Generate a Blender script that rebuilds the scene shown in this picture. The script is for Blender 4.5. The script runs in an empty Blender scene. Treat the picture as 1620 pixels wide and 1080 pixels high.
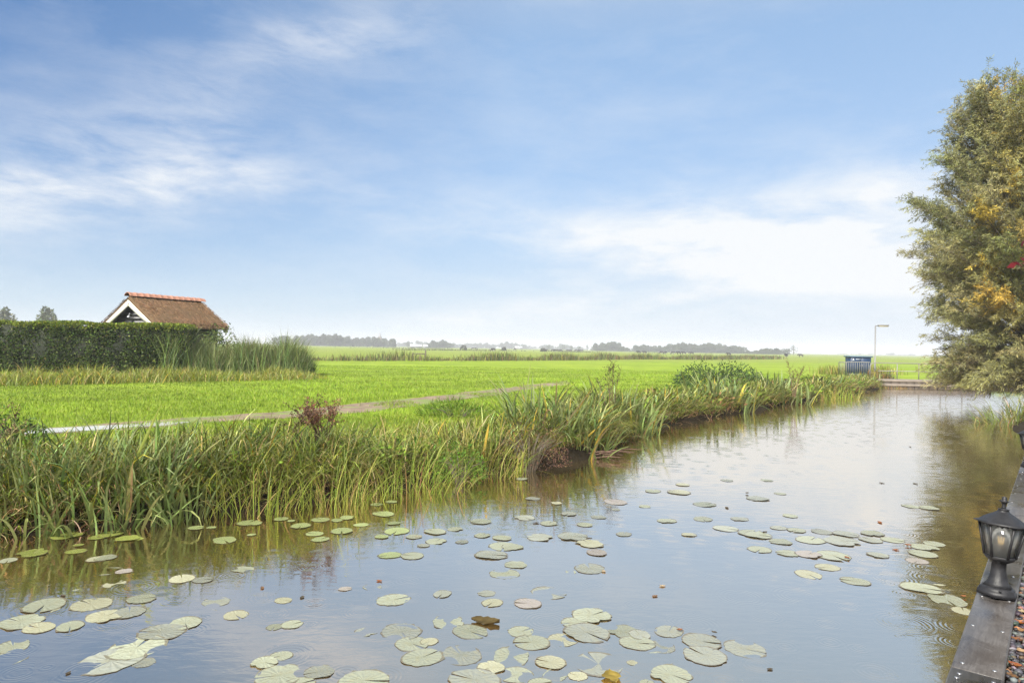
import bpy, bmesh, math, random
import numpy as np
from mathutils import Matrix, Vector
random.seed(11)
rng = np.random.default_rng(11)
S = bpy.context.scene
COL = S.collection
R = math.radians

# ------------------------------------------------------------------ camera
EYE = np.array([0.0, 0.0, 1.8])
ROLL = math.atan(0.0181)
PITCH = math.atan(10.1 / 1080)
FW = np.array([0, math.cos(PITCH), math.sin(PITCH)])
R0 = np.array([1.0, 0, 0]); U0 = np.array([0, -math.sin(PITCH), math.cos(PITCH)])
RI = math.cos(ROLL) * R0 + math.sin(ROLL) * U0
UP = math.cos(ROLL) * U0 - math.sin(ROLL) * R0
cam = bpy.data.cameras.new('camera'); cam.lens = 24; cam.sensor_width = 36
cam.clip_start = 0.05; cam.clip_end = 12000
camo = bpy.data.objects.new('camera', cam); COL.objects.link(camo)
m = Matrix.Identity(4)
for i in range(3):
    m[i][0] = RI[i]; m[i][1] = UP[i]; m[i][2] = -FW[i]; m[i][3] = EYE[i]
camo.matrix_world = m
S.camera = camo

def ray(u, v):
    return FW + (u - 810) / 1080 * RI - (v - 540) / 1080 * UP
def px(u, v, z):                     # point of the plane at height z seen at photograph pixel (u, v)
    d = ray(u, v); k = (z - EYE[2]) / d[2]
    return EYE + d * k
def pd(u, v, Y):                     # point seen at pixel (u, v) at depth Y
    d = ray(u, v); return EYE + d * (Y / d[1])

# ------------------------------------------------------------------ sky and sun
SUN_EL, SUN_AZ = 44, -148              # azimuth clockwise from the view direction
S.view_settings.view_transform = 'Standard'; S.view_settings.look = 'None'
S.view_settings.gamma = 1; S.view_settings.use_curve_mapping = False
S.view_settings.exposure = 1.4
W = bpy.data.worlds.new('World'); S.world = W; W.use_nodes = True
nt = W.node_tree; N = nt.nodes; L = nt.links
for n in list(N): N.remove(n)
def node(t, nt=None, **kw):
    n = (nt or W.node_tree).nodes.new(t)
    for k, v in kw.items(): setattr(n, k, v)
    return n
def lk(a, b, nt=None): (nt or W.node_tree).links.new(a, b)
def math_n(nt, op, a, b=None, clamp=False):
    n = nt.nodes.new('ShaderNodeMath'); n.operation = op; n.use_clamp = clamp
    for i, x in enumerate((a, b)):
        if x is None: continue
        if isinstance(x, (int, float)): n.inputs[i].default_value = x
        else: nt.links.new(x, n.inputs[i])
    return n.outputs[0]
def mix_n(nt, fac, a, b, bt='MIX'):
    n = nt.nodes.new('ShaderNodeMix'); n.data_type = 'RGBA'; n.blend_type = bt
    for i, x in ((0, fac), (6, a), (7, b)):
        if isinstance(x, (int, float)): n.inputs[i].default_value = x
        elif isinstance(x, tuple): n.inputs[i].default_value = (*x[:3], 1)
        else: nt.links.new(x, n.inputs[i])
    return n.outputs[2]
def ramp_n(nt, x, stops):
    n = nt.nodes.new('ShaderNodeValToRGB'); cr = n.color_ramp
    while len(cr.elements) < len(stops): cr.elements.new(0.5)
    for e, (p, c) in zip(cr.elements, stops):
        e.position = p; e.color = (*c[:3], 1) if isinstance(c, tuple) else (c, c, c, 1)
    nt.links.new(x, n.inputs[0]); return n.outputs[0]
def noise_n(nt, vec, scale, detail=4, rough=0.55, dist=0.0):
    n = nt.nodes.new('ShaderNodeTexNoise'); n.inputs['Scale'].default_value = scale
    n.inputs['Detail'].default_value = detail; n.inputs['Roughness'].default_value = rough
    n.inputs['Distortion'].default_value = dist
    if vec is not None: nt.links.new(vec, n.inputs['Vector'])
    return n.outputs[0]

SKY_STRENGTH = 0.06
sky = node('ShaderNodeTexSky'); sky.sky_type = 'NISHITA'; sky.sun_disc = False
sky.sun_elevation = R(SUN_EL); sky.sun_rotation = R(SUN_AZ)
sky.air_density = 1.0; sky.dust_density = 0.4; sky.ozone_density = 1.6
tc = node('ShaderNodeTexCoord'); sep = node('ShaderNodeSeparateXYZ'); lk(tc.outputs['Generated'], sep.inputs[0])
X, Y, Z = sep.outputs
az = math_n(nt, 'ARCTAN2', X, Y); el = math_n(nt, 'ARCSINE', Z)
def sphere_uv(u, v):
    d = ray(u, v); d = d / np.linalg.norm(d); return math.atan2(d[0], d[1]), math.asin(d[2])
def blob(u, v, a, b, tilt):          # soft elongated cloud patch round a direction of the sky
    A, E = sphere_uv(u, v); a /= 1080; b /= 1080; c, s_ = math.cos(R(tilt)), math.sin(R(tilt))
    da = math_n(nt, 'SUBTRACT', az, A); de = math_n(nt, 'SUBTRACT', el, E)
    p = math_n(nt, 'ADD', math_n(nt, 'MULTIPLY', da, c / a), math_n(nt, 'MULTIPLY', de, s_ / a))
    q = math_n(nt, 'ADD', math_n(nt, 'MULTIPLY', da, -s_ / b), math_n(nt, 'MULTIPLY', de, c / b))
    r2 = math_n(nt, 'ADD', math_n(nt, 'MULTIPLY', p, p), math_n(nt, 'MULTIPLY', q, q))
    return math_n(nt, 'EXPONENT', math_n(nt, 'MULTIPLY', r2, -1.0))
mp = node('ShaderNodeMapping'); mp.inputs['Scale'].default_value = (1.0, 1.0, 3.4)
mp.inputs['Rotation'].default_value = (0, R(-16), R(20)); lk(tc.outputs['Generated'], mp.inputs[0])
nz1 = noise_n(nt, mp.outputs[0], 3.4, 9, 0.60, 0.25)
nz2 = noise_n(nt, mp.outputs[0], 9.0, 8, 0.62, 0.35)
nz = math_n(nt, 'ADD', math_n(nt, 'MULTIPLY', nz1, 0.62), math_n(nt, 'MULTIPLY', nz2, 0.38))
blobs = [(90, 305, 280, 48, 12, .95), (300, 190, 110, 80, 50, .26), (530, 62, 130, 34, 14, .62), (420, 290, 260, 26, -8, .22), (150, 220, 200, 40, 15, .22),
         (1080, 385, 290, 50, -2, 1.15), (1060, 335, 60, 30, 60, .4), (1400, 320, 220, 65, 12, .75), (1000, 470, 330, 30, 8, .7), (1330, 440, 260, 50, 3, .6), (760, 505, 260, 18, 3, .25)]
tot = None
for u, v, a, b, t, w in blobs:
    o = math_n(nt, 'MULTIPLY', blob(u, v, a, b, t), w)
    tot = o if tot is None else math_n(nt, 'ADD', tot, o)
# outside the picture the same thin cloud goes on, driven by broad noise
mp2 = node('ShaderNodeMapping'); mp2.inputs['Scale'].default_value = (1, 1, 1.8); lk(tc.outputs['Generated'], mp2.inputs[0])
broad = noise_n(nt, mp2.outputs[0], 1.7, 4, 0.5, 0.3)
front = math_n(nt, 'MAXIMUM', math_n(nt, 'MULTIPLY', math_n(nt, 'SUBTRACT', 0.62, Y), 4.0, True), math_n(nt, 'MULTIPLY', math_n(nt, 'SUBTRACT', el, 0.50), 5.0, True))
far_c = math_n(nt, 'MULTIPLY', math_n(nt, 'SUBTRACT', broad, 0.28), 4.2, True)
tot = math_n(nt, 'ADD', tot, math_n(nt, 'MULTIPLY', front, far_c))
thin = math_n(nt, 'MULTIPLY', math_n(nt, 'SUBTRACT', nz, 0.44), 0.8, True)     # thin veil everywhere
wisp = math_n(nt, 'MULTIPLY', math_n(nt, 'SUBTRACT', nz, 0.40), 4.2, True)
cl = math_n(nt, 'ADD', math_n(nt, 'MULTIPLY', tot, wisp), thin)
cl = math_n(nt, 'ADD', cl, math_n(nt, 'MULTIPLY', math_n(nt, 'MULTIPLY', tot, tot), 0.10))
cl = math_n(nt, 'ADD', cl, math_n(nt, 'MULTIPLY', blob(1400, 470, 520, 150, 4), 0.30))
cl = math_n(nt, 'MINIMUM', cl, 0.97)
azr = math_n(nt, 'ADD', math_n(nt, 'MULTIPLY', az, 0.55), 0.5, True)
base = mix_n(nt, 1.0, sky.outputs[0], (0.80, 1.02, 1.18), 'MULTIPLY')
veil_az = math_n(nt, 'ADD', math_n(nt, 'MULTIPLY', X, 0.12), 0.97)
veil = ramp_n(nt, math_n(nt, 'MULTIPLY', el, 1.6, True), [(0.0, 0.97), (0.16, 0.9), (0.35, 0.75), (0.68, 0.68), (0.85, 0.7), (1.0, 0.7)])
CLOUD = (5.95, 6.1, 6.25)
VEIL = ramp_n(nt, math_n(nt, 'MULTIPLY', el, 1.0, True), [(0.0, (.74, .81, .89)), (0.05, (.64, .75, .88)), (0.13, (.52, .67, .87)), (0.25, (.45, .62, .86)), (0.42, (.41, .60, .86)), (0.56, (.62, .72, .84)), (1.0, (.80, .82, .84))])
VEIL = mix_n(nt, 1.0, VEIL, (6.2, 6.2, 6.2), 'MULTIPLY')
c1 = mix_n(nt, math_n(nt, 'MULTIPLY', veil, veil_az, True), base, VEIL)
deep = math_n(nt, 'MULTIPLY', math_n(nt, 'MULTIPLY', X, math_n(nt, 'MAXIMUM', el, 0.0)), 2.8)
deep = math_n(nt, 'MAXIMUM', math_n(nt, 'ADD', math_n(nt, 'MINIMUM', deep, 0.0), 1.0), 0.40)
c1 = mix_n(nt, deep, mix_n(nt, 1.0, c1, (.0, .22, .50), 'MULTIPLY'), c1)
c2 = mix_n(nt, cl, c1, CLOUD)
bg = node('ShaderNodeBackground'); bg.inputs[1].default_value = SKY_STRENGTH; lk(c2, bg.inputs[0])
wo = node('ShaderNodeOutputWorld'); lk(bg.outputs[0], wo.inputs[0])
sun = bpy.data.lights.new('sun', 'SUN'); sun.energy = 4.4; sun.angle = R(14); sun.color = (1, 0.95, 0.85)
suno = bpy.data.objects.new('sun', sun); COL.objects.link(suno)
sd = Vector((math.sin(R(SUN_AZ)) * math.cos(R(SUN_EL)), math.cos(R(SUN_AZ)) * math.cos(R(SUN_EL)), math.sin(R(SUN_EL))))
suno.rotation_euler = sd.to_track_quat('Z', 'Y').to_euler()
S.cycles.use_denoising = True; S.cycles.denoiser = 'OPENIMAGEDENOISE'; S.cycles.denoising_prefilter = 'NONE'; S.cycles.use_adaptive_sampling = False
S.cycles.max_bounces = 8; S.cycles.diffuse_bounces = 3; S.cycles.glossy_bounces = 3
S.cycles.transmission_bounces = 4; S.cycles.transparent_max_bounces = 8; S.cycles.volume_bounces = 0

# ------------------------------------------------------------------ helpers
def tag(o, label=None, cat=None, group=None, kind=None):
    if label: o['label'] = label
    if cat: o['category'] = cat
    if group: o['group'] = group
    if kind: o['kind'] = kind
    return o
def thing(name, label, cat, loc=(0, 0, 0), rz=0, group=None):
    o = bpy.data.objects.new(name, None); COL.objects.link(o); o.empty_display_size = 0.2
    o.location = tuple(float(x) for x in loc); o.rotation_euler = (0, 0, rz)
    return tag(o, label, cat, group)
def mesh(name, V, F, mat=None, col=None, smooth=False):
    me = bpy.data.meshes.new(name)
    V = np.asarray(V, dtype=np.float32).reshape(-1, 3)
    if not isinstance(F, list) or (F and not isinstance(F[0], np.ndarray)):
        groups = {}
        for f in F: groups.setdefault(len(f), []).append(f)
        F = [np.array(x) for x in groups.values()]
    F = [f for f in F if len(f)]
    me.vertices.add(len(V)); me.vertices.foreach_set('co', V.ravel())
    lv = np.concatenate([f.ravel() for f in F]).astype(np.int32)
    tt = np.concatenate([np.full(len(f), f.shape[1]) for f in F]).astype(np.int32)
    st = np.concatenate([[0], np.cumsum(tt)[:-1]]).astype(np.int32)
    me.loops.add(len(lv)); me.loops.foreach_set('vertex_index', lv)
    me.polygons.add(len(tt)); me.polygons.foreach_set('loop_start', st)
    me.polygons.foreach_set('loop_total', tt)
    if smooth: me.polygons.foreach_set('use_smooth', np.ones(len(tt), dtype=bool))
    if col is not None:
        a = me.attributes.new('tint', 'FLOAT_COLOR', 'POINT')
        c = np.ones((len(V), 4), dtype=np.float32); c[:, :3] = col
        a.data.foreach_set('color', c.ravel())
    me.update(calc_edges=True); me.validate()
    if mat: me.materials.append(mat)
    return me
def link(name, me, parent=None, loc=None, rz=None):
    o = bpy.data.objects.new(name, me); COL.objects.link(o)
    if parent: o.parent = parent
    if loc is not None: o.location = tuple(float(x) for x in loc)
    if rz is not None: o.rotation_euler = (0, 0, rz)
    return o
def obj(name, V, F, mat, parent=None, col=None, smooth=False, loc=None, rz=None):
    return link(name, mesh(name, V, F, mat, col, smooth), parent, loc, rz)
def kids(o): return list(o.children)
def copy_tree(o, parent=None):
    c = o.copy(); COL.objects.link(c)
    if parent: c.parent = parent
    for ch in kids(o): copy_tree(ch, c)
    return c
class MB:                            # collects shapes into one mesh
    def __init__(s): s.V = []; s.F = []; s.n = 0
    def add(s, V, F):
        V = [tuple(float(a) for a in v) for v in V]
        s.V += V; s.F += [tuple(i + s.n for i in f) for f in F]; s.n += len(V); return s
    def box(s, lo, hi, T=None, bev=0.0):
        (x0, y0, z0), (x1, y1, z1) = lo, hi
        if bev:
            b = min(bev, (x1 - x0) * .45, (y1 - y0) * .45, (z1 - z0) * .45)
            V = []; 
            for z, i in ((z0, b), (z0 + b, 0), (z1 - b, 0), (z1, b)):
                j = i
                V += [(x0 + j + (b if not i else 0), y0 + j, z), (x1 - j - (b if not i else 0), y0 + j, z), (x1 - j, y0 + j + (b if not i else 0), z), (x1 - j, y1 - j - (b if not i else 0), z),
                      (x1 - j - (b if not i else 0), y1 - j, z), (x0 + j + (b if not i else 0), y1 - j, z), (x0 + j, y1 - j - (b if not i else 0), z), (x0 + j, y0 + j + (b if not i else 0), z)]
            F = [tuple(reversed(range(8))), tuple(range(24, 32))]
            for k in range(3):
                for q in range(8): F.append((k * 8 + q, k * 8 + (q + 1) % 8, k * 8 + 8 + (q + 1) % 8, k * 8 + 8 + q))
        else:
            V = [(x, y, z) for z in (z0, z1) for x, y in ((x0, y0), (x1, y0), (x1, y1), (x0, y1))]
            F = [(3, 2, 1, 0), (4, 5, 6, 7), (0, 1, 5, 4), (1, 2, 6, 5), (2, 3, 7, 6), (3, 0, 4, 7)]
        if T is not None: V = [tuple(T @ Vector(v)) for v in V]
        return s.add(V, F)
    def tube(s, P, r, n=6, cap=True):
        P = [np.array(p, float) for p in P]; rr = r if hasattr(r, '__len__') else [r] * len(P); V = []; F = []
        t0 = P[1] - P[0]; t0 /= np.linalg.norm(t0) + 1e-9
        a = np.cross(t0, [0, 0, 1.0]); 
        if np.linalg.norm(a) < 1e-3: a = np.array([1.0, 0, 0])
        a /= np.linalg.norm(a)
        for i, p in enumerate(P):
            t = P[min(i + 1, len(P) - 1)] - P[max(i - 1, 0)]; t = t / (np.linalg.norm(t) + 1e-9)
            a = a - t * np.dot(a, t); a /= np.linalg.norm(a) + 1e-9; b = np.cross(t, a)
            for k in range(n):
                g = 2 * math.pi * k / n; V.append(p + rr[i] * (math.cos(g) * a + math.sin(g) * b))
        for i in range(len(P) - 1):
            for k in range(n): F.append((i * n + k, i * n + (k + 1) % n, (i + 1) * n + (k + 1) % n, (i + 1) * n + k))
        if cap: F += [tuple(reversed(range(n))), tuple(range((len(P) - 1) * n, len(P) * n))]
        return s.add(V, F)
    def lathe(s, prof, n=16, c=(0, 0, 0), rot=0, cap=True):
        V = []; F = []
        for r, z in prof:
            for k in range(n):
                g = 2 * math.pi * (k + rot) / n; V.append((c[0] + r * math.cos(g), c[1] + r * math.sin(g), c[2] + z))
        m_ = len(prof)
        for i in range(m_ - 1):
            for k in range(n): F.append((i * n + k, i * n + (k + 1) % n, (i + 1) * n + (k + 1) % n, (i + 1) * n + k))
        if cap: F += [tuple(reversed(range(n))), tuple(range((m_ - 1) * n, m_ * n))]
        return s.add(V, F)
    def build(s, name, mat, parent=None, smooth=False, loc=None, rz=None):
        return obj(name, s.V, s.F, mat, parent, None, smooth, loc, rz)

def new_mat(name):
    mt = bpy.data.materials.new(name); mt.use_nodes = True
    t = mt.node_tree; b = t.nodes['Principled BSDF']; return mt, t, b
def coords(t, kind='Object'):
    return t.nodes.new('ShaderNodeTexCoord').outputs[kind]
def bump(t, b, h, strength=0.3, dist=0.02):
    n = t.nodes.new('ShaderNodeBump'); n.inputs['Strength'].default_value = strength; n.inputs['Distance'].default_value = dist
    t.links.new(h, n.inputs['Height']); t.links.new(n.outputs[0], b.inputs['Normal']); return n
def simple(name, c, rough=0.6, metal=0.0, var=0.15, scale=8.0, spec=0.5, bs=0.15):
    mt, t, b = new_mat(name); co = coords(t)
    nz = noise_n(t, co, scale, 6, 0.65)
    f = ramp_n(t, nz, [(0.25, 1 - var), (0.75, 1 + var)])
    t.links.new(mix_n(t, 1.0, c, f, 'MULTIPLY'), b.inputs['Base Color'])
    b.inputs['Roughness'].default_value = rough; b.inputs['Metallic'].default_value = metal
    b.inputs['Specular IOR Level'].default_value = spec
    bump(t, b, noise_n(t, co, scale * 6, 4), bs, 0.004); return mt
def leaf_mat(name, trans=0.3, rough=0.5, spec=0.35):
    mt, t, b = new_mat(name)
    a = t.nodes.new('ShaderNodeAttribute'); a.attribute_name = 'tint'
    nz = noise_n(t, coords(t), 30, 2)
    c = mix_n(t, 1.0, a.outputs['Color'], ramp_n(t, nz, [(0.3, 0.85), (0.7, 1.15)]), 'MULTIPLY')
    t.links.new(c, b.inputs['Base Color']); b.inputs['Roughness'].default_value = rough
    b.inputs['Specular IOR Level'].default_value = spec
    tr = t.nodes.new('ShaderNodeBsdfTranslucent'); t.links.new(c, tr.inputs['Color'])
    mx = t.nodes.new('ShaderNodeMixShader'); mx.inputs[0].default_value = trans
    t.links.new(b.outputs[0], mx.inputs[1]); t.links.new(tr.outputs[0], mx.inputs[2])
    t.links.new(mx.outputs[0], t.nodes['Material Output'].inputs[0]); return mt
LEAF = leaf_mat('leaf', .26, .55, .12); BLADE = leaf_mat('blade', 0.26, 0.5, 0.14); DRY = leaf_mat('dry', 0.15, 0.8, 0.1)
BARK = simple('bark', (0.10, 0.085, 0.06), 0.9, var=0.35, scale=6, bs=0.6)

def blades(base, Ln, Wd, azm, lean, bend, colr, k=4, roll=0.4, tipc=None):
    """curved strips: base (n,3), all others (n,); returns V, F, C"""
    n = len(base); t = np.linspace(0, 1, k + 1)
    th = lean[:, None] + bend[:, None] * t[None, :] ** 1.5
    dl = (Ln / k)[:, None]
    hx = np.concatenate([np.zeros((n, 1)), np.cumsum(np.sin(th[:, :-1]) * dl, 1)], 1)
    hz = np.concatenate([np.zeros((n, 1)), np.cumsum(np.cos(th[:, :-1]) * dl, 1)], 1)
    cx, sx = np.cos(azm)[:, None], np.sin(azm)[:, None]
    P = np.stack([base[:, 0:1] + hx * cx, base[:, 1:2] + hx * sx, base[:, 2:3] + hz], -1)
    ra = azm + np.pi / 2 + rng.normal(0, roll, n)
    side = np.stack([np.cos(ra), np.sin(ra), np.zeros(n)], -1)[:, None, :]
    prof = (0.55 + 0.9 * t - 1.42 * t ** 2.2)[None, :, None] * Wd[:, None, None] * 0.5
    V = np.stack([P - side * prof, P + side * prof], 2).reshape(-1, 3)
    i0 = (np.arange(n) * 2 * (k + 1))[:, None] + (np.arange(k) * 2)[None, :]
    F = np.stack([i0, i0 + 1, i0 + 3, i0 + 2], -1).reshape(-1, 4)
    C = np.repeat(colr[:, None, :], 2 * (k + 1), 1)
    if tipc is not None:
        w = np.repeat(np.clip((t - 0.6) / 0.4, 0, 1), 2)[None, :, None] * tipc[:, None, None]
        C = C * (1 - w) + np.array([0.30, 0.23, 0.10]) * w
    return V, F, C.reshape(-1, 3)
def leaves(P, D, Ln, Wd, colr):
    """diamond leaves at P (n,3) pointing along D"""
    n = len(P); D = D / (np.linalg.norm(D, axis=1, keepdims=True) + 1e-9)
    q = rng.normal(size=(n, 3)); s = np.cross(D, q); s /= np.linalg.norm(s, axis=1, keepdims=True) + 1e-9
    L_ = Ln[:, None]; W_ = Wd[:, None] * 0.5
    V = np.stack([P, P + D * L_ * .45 + s * W_, P + D * L_, P + D * L_ * .45 - s * W_], 1).reshape(-1, 3)
    F = np.arange(4 * n).reshape(n, 4)
    return V, F, np.repeat(colr, 4, 0)
def join(parts):
    V = []; F = []; C = []; o = 0
    for v, f, c in parts:
        V.append(v); F.append(f + o); C.append(c); o += len(v)
    return np.concatenate(V), [np.concatenate(F)], np.concatenate(C)
def palette(n, cols, w, jit=0.18):
    cols = np.array(cols); i = rng.choice(len(cols), n, p=np.array(w) / sum(w))
    return np.clip(cols[i] * np.exp(rng.normal(0, jit, (n, 1))) * np.exp(rng.normal(0, jit * .35, (n, 3))), 0.004, 0.9)
def fbm2(x, y, sc, seed=0):          # cheap smooth value noise made of sines, -1..1
    r = np.random.default_rng(seed); o = 0; a = 1; tot = 0
    for k in range(5):
        for q in range(3):
            g = r.uniform(0, 6.28); ph = r.uniform(0, 6.28)
            o = o + a * np.sin((x * math.cos(g) + y * math.sin(g)) * sc * 1.9 ** k + ph)
            tot += a
        a *= 0.6
    return o / tot * 2.2

# canal frame: s along the canal, t across it (negative towards the meadow)
AX = np.array([0.625, 0.7806]); AN = np.array([0.7806, -0.625])
def st(p): return float(p[0] * AX[0] + p[1] * AX[1]), float(p[0] * AN[0] + p[1] * AN[1])
def wpt(s, t): return s * AX[0] + t * AN[0], s * AX[1] + t * AN[1]
wl = [(-180, 868), (0, 848), (150, 838), (300, 818), (420, 803), (540, 785), (620, 775), (720, 758), (800, 748), (900, 728), (960, 719), (985, 702), (1005, 690), (1040, 676), (1090, 667), (1150, 656), (1220, 644), (1300, 631), (1360, 621), (1400, 613)]
WL = sorted(st(px(u, v, 0)) for u, v in wl)
WS = np.array([a for a, b in WL]); WT = np.array([b for a, b in WL])
def tw(s): return np.interp(s, WS, WT)
S_END = 46.0
def ground_z(x, y):
    s = x * AX[0] + y * AX[1]; t = x * AN[0] + y * AN[1]
    d = tw(s) - t + 0.12 * fbm2(s, t, 1.3, 3)
    zl = np.interp(d, [-1.5, -0.25, 0.0, 0.10, 0.30, 1.0, 2.0, 3.0], [-0.55, -0.28, 0.0, 0.15, 0.25, 0.33, 0.38, 0.40])
    dist = np.hypot(x, y)
    drop = np.interp(dist, [70, 160, 300], [0, 0.22, 0.34])
    zl = zl + 0.02 * fbm2(x, y, 0.5, 5) * (d > 0.5) - drop * (d > 0.5)
    edge = np.where(s < 15.5, -0.10, np.interp(s, [15.5, 21], [-.12, -.95]) - 0.15 * fbm2(s, 0 * s, 0.7, 8) * (s > 17))
    e = t - edge
    top = np.where(s < 15.5, 0.672, np.interp(s, [15.5, 17], [0.45, 0.45]))
    zr = np.where(s < 15.5, np.where(e > 0, top, -0.55), np.interp(e, [-1.0, 0, 0.4, 1.0], [-0.55, 0.0, 0.25, 0.45]) * np.where(e > 1, top / 0.45, 1))
    mid = -3.4
    z = np.where(t < mid, zl, zr)
    ce = np.interp(s, [S_END, S_END + 1.2], [0, 1])
    return np.where(s > S_END, np.maximum(z, -0.55 + ce * 0.95), z)

# ------------------------------------------------------------------ ground, water, path
def lines(a, b, fine0, fine1, step, growth=1.22):
    m_ = list(np.arange(fine0, fine1 + 1e-6, step)); x = fine1; d = step
    while x < b: d *= growth; x += d; m_.append(min(x, b))
    x = fine0; d = step; lo = []
    while x > a: d *= growth; x -= d; lo.append(max(x, a))
    return np.array(sorted(set(lo + m_)))
ts = lines(-4200, 4200, -16, 2.0, 0.14); ss = lines(-4200, 4200, -4, 50, 0.35)
SS, TT = np.meshgrid(ss, ts, indexing='ij')
GX, GY = SS * AX[0] + TT * AN[0], SS * AX[1] + TT * AN[1]
GZ = ground_z(GX, GY)
ni, nj = SS.shape
idx = np.arange(ni * nj).reshape(ni, nj)
GF = np.stack([idx[:-1, :-1], idx[1:, :-1], idx[1:, 1:], idx[:-1, 1:]], -1).reshape(-1, 4)[:, ::-1]
gm, t, b = new_mat('ground')
co = coords(t)
n1 = noise_n(t, co, 0.05, 5, 0.6); n2 = noise_n(t, co, 0.7, 6, 0.65); n3 = noise_n(t, co, 9.0, 4, 0.7)
gcol = ramp_n(t, n2, [(0.3, (0.105, 0.160, 0.016)), (0.5, (0.165, 0.238, 0.020)), (0.7, (0.220, 0.285, 0.028))])
gcol = mix_n(t, ramp_n(t, n1, [(0.4, 0.0), (0.65, 0.35)]), gcol, (0.22, 0.26, 0.04))
gcol = mix_n(t, 0.6, gcol, ramp_n(t, n3, [(0.25, 0.8), (0.8, 1.2)]), 'MULTIPLY')
sx_ = t.nodes.new('ShaderNodeSeparateXYZ'); t.links.new(co, sx_.inputs[0])
mb_ = t.nodes.new('ShaderNodeMapping'); mb_.inputs['Rotation'].default_value = (0, 0, R(-52)); mb_.inputs['Scale'].default_value = (.03, .55, 1); t.links.new(co, mb_.inputs[0])
gcol = mix_n(t, .8, gcol, ramp_n(t, noise_n(t, mb_.outputs[0], 1.0, 5, .6), [(.3, .72), (.7, 1.22)]), 'MULTIPLY')
# fields beyond the ditch are rougher and duller
yd = ramp_n(t, math_n(t, 'ADD', math_n(t, 'MULTIPLY', sx_.outputs[1], 1 / 400.0), math_n(t, 'MULTIPLY', sx_.outputs[0], -0.62 / 400.0), True), [(0.168, 0.0), (0.20, 0.55), (1, 0.6)])
far_g = ramp_n(t, noise_n(t, co, 0.09, 6, 0.6), [(0.3, (0.12, 0.135, 0.045)), (0.5, (0.155, 0.185, 0.035)), (0.72, (0.20, 0.19, 0.075))])
gcol = mix_n(t, yd, gcol, far_g)
soil = ramp_n(t, math_n(t, 'ADD', sx_.outputs[2], math_n(t, 'MULTIPLY', n2, 0.2)), [(0.30, 1.0), (0.42, 0.0)])
gcol = mix_n(t, soil, gcol, (0.022, 0.017, 0.010))
t.links.new(gcol, b.inputs['Base Color']); b.inputs['Roughness'].default_value = 0.95; b.inputs['Specular IOR Level'].default_value = 0.1
bump(t, b, math_n(t, 'ADD', n3, math_n(t, 'MULTIPLY', n2, 2.0)), 0.5, 0.06)
g = obj('meadow_ground', np.stack([GX, GY, GZ], -1).reshape(-1, 3), [GF], gm, smooth=True)
tag(g, 'flat bright green meadow stretching to the horizon', None, None, 'structure')

wm, t, b = new_mat('water')
co = coords(t)
mpw = t.nodes.new('ShaderNodeMapping'); mpw.inputs['Rotation'].default_value = (0, 0, R(-12)); mpw.inputs['Scale'].default_value = (1.0, 2.2, 1.0); t.links.new(co, mpw.inputs[0])
rip = noise_n(t, mpw.outputs[0], 7.0, 3, 0.5, 0.4)
rip2 = noise_n(t, mpw.outputs[0], 1.3, 2, 0.5)
def rings(scale, freq, keep, seed):
    mp_ = t.nodes.new('ShaderNodeMapping'); mp_.inputs['Location'].default_value = (seed, seed * .7, 0); t.links.new(co, mp_.inputs[0])
    vo = t.nodes.new('ShaderNodeTexVoronoi'); vo.voronoi_dimensions = '2D'; vo.inputs['Scale'].default_value = scale; t.links.new(mp_.outputs[0], vo.inputs['Vector'])
    d = vo.outputs['Distance']
    sc = t.nodes.new('ShaderNodeSeparateColor'); t.links.new(vo.outputs['Color'], sc.inputs[0])
    rad = math_n(t, 'MULTIPLY', sc.outputs[1], 0.32)
    gate = math_n(t, 'GREATER_THAN', sc.outputs[0], keep)
    env = math_n(t, 'MULTIPLY', math_n(t, 'SUBTRACT', d, rad), 9.0)
    env = math_n(t, 'EXPONENT', math_n(t, 'MULTIPLY', math_n(t, 'MULTIPLY', env, env), -1.0))
    w = math_n(t, 'SINE', math_n(t, 'MULTIPLY', d, freq))
    return math_n(t, 'MULTIPLY', math_n(t, 'MULTIPLY', w, env), gate)
rg = math_n(t, 'ADD', rings(3.2, 75.0, 0.45, 3.1), rings(2.1, 95.0, 0.5, 9.7))
hgt = math_n(t, 'ADD', math_n(t, 'ADD', math_n(t, 'MULTIPLY', rip, 0.55), math_n(t, 'MULTIPLY', rip2, 0.9)), math_n(t, 'MULTIPLY', rg, 0.22))
b.inputs['Base Color'].default_value = (0.012, 0.009, 0.004, 1); b.inputs['Specular IOR Level'].default_value = 0
b.inputs['Roughness'].default_value = .9
bn = t.nodes.new('ShaderNodeBump'); bn.inputs['Strength'].default_value = 0.045; bn.inputs['Distance'].default_value = 0.05; lk(hgt, bn.inputs['Height'], t)
lw = t.nodes.new('ShaderNodeLayerWeight'); lw.inputs[0].default_value = .5
tint = ramp_n(t, lw.outputs['Facing'], [(.30, (.50, .43, .37)), (.56, (.93, .755, .575)), (.72, (.90, .80, .69)), (.84, (.84, .80, .74)), (.93, (.84, .82, .79)), (1, (.9, .89, .88))])
gw_ = t.nodes.new('ShaderNodeBsdfGlossy'); gw_.inputs['Roughness'].default_value = .05; lk(tint, gw_.inputs['Color'], t); lk(bn.outputs[0], gw_.inputs['Normal'], t)
ad = t.nodes.new('ShaderNodeAddShader'); lk(b.outputs[0], ad.inputs[0], t); lk(gw_.outputs[0], ad.inputs[1], t); lk(ad.outputs[0], t.nodes['Material Output'].inputs[0], t)
q = [wpt(-25, -14), wpt(50, -14), wpt(50, 4), wpt(-25, 4)]
w_ = obj('canal_water', [(x, y, 0) for x, y in q], [(3, 2, 1, 0)], wm)
tag(w_, 'calm brown canal water dimpled by rain rings', None, None, 'structure')

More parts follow.
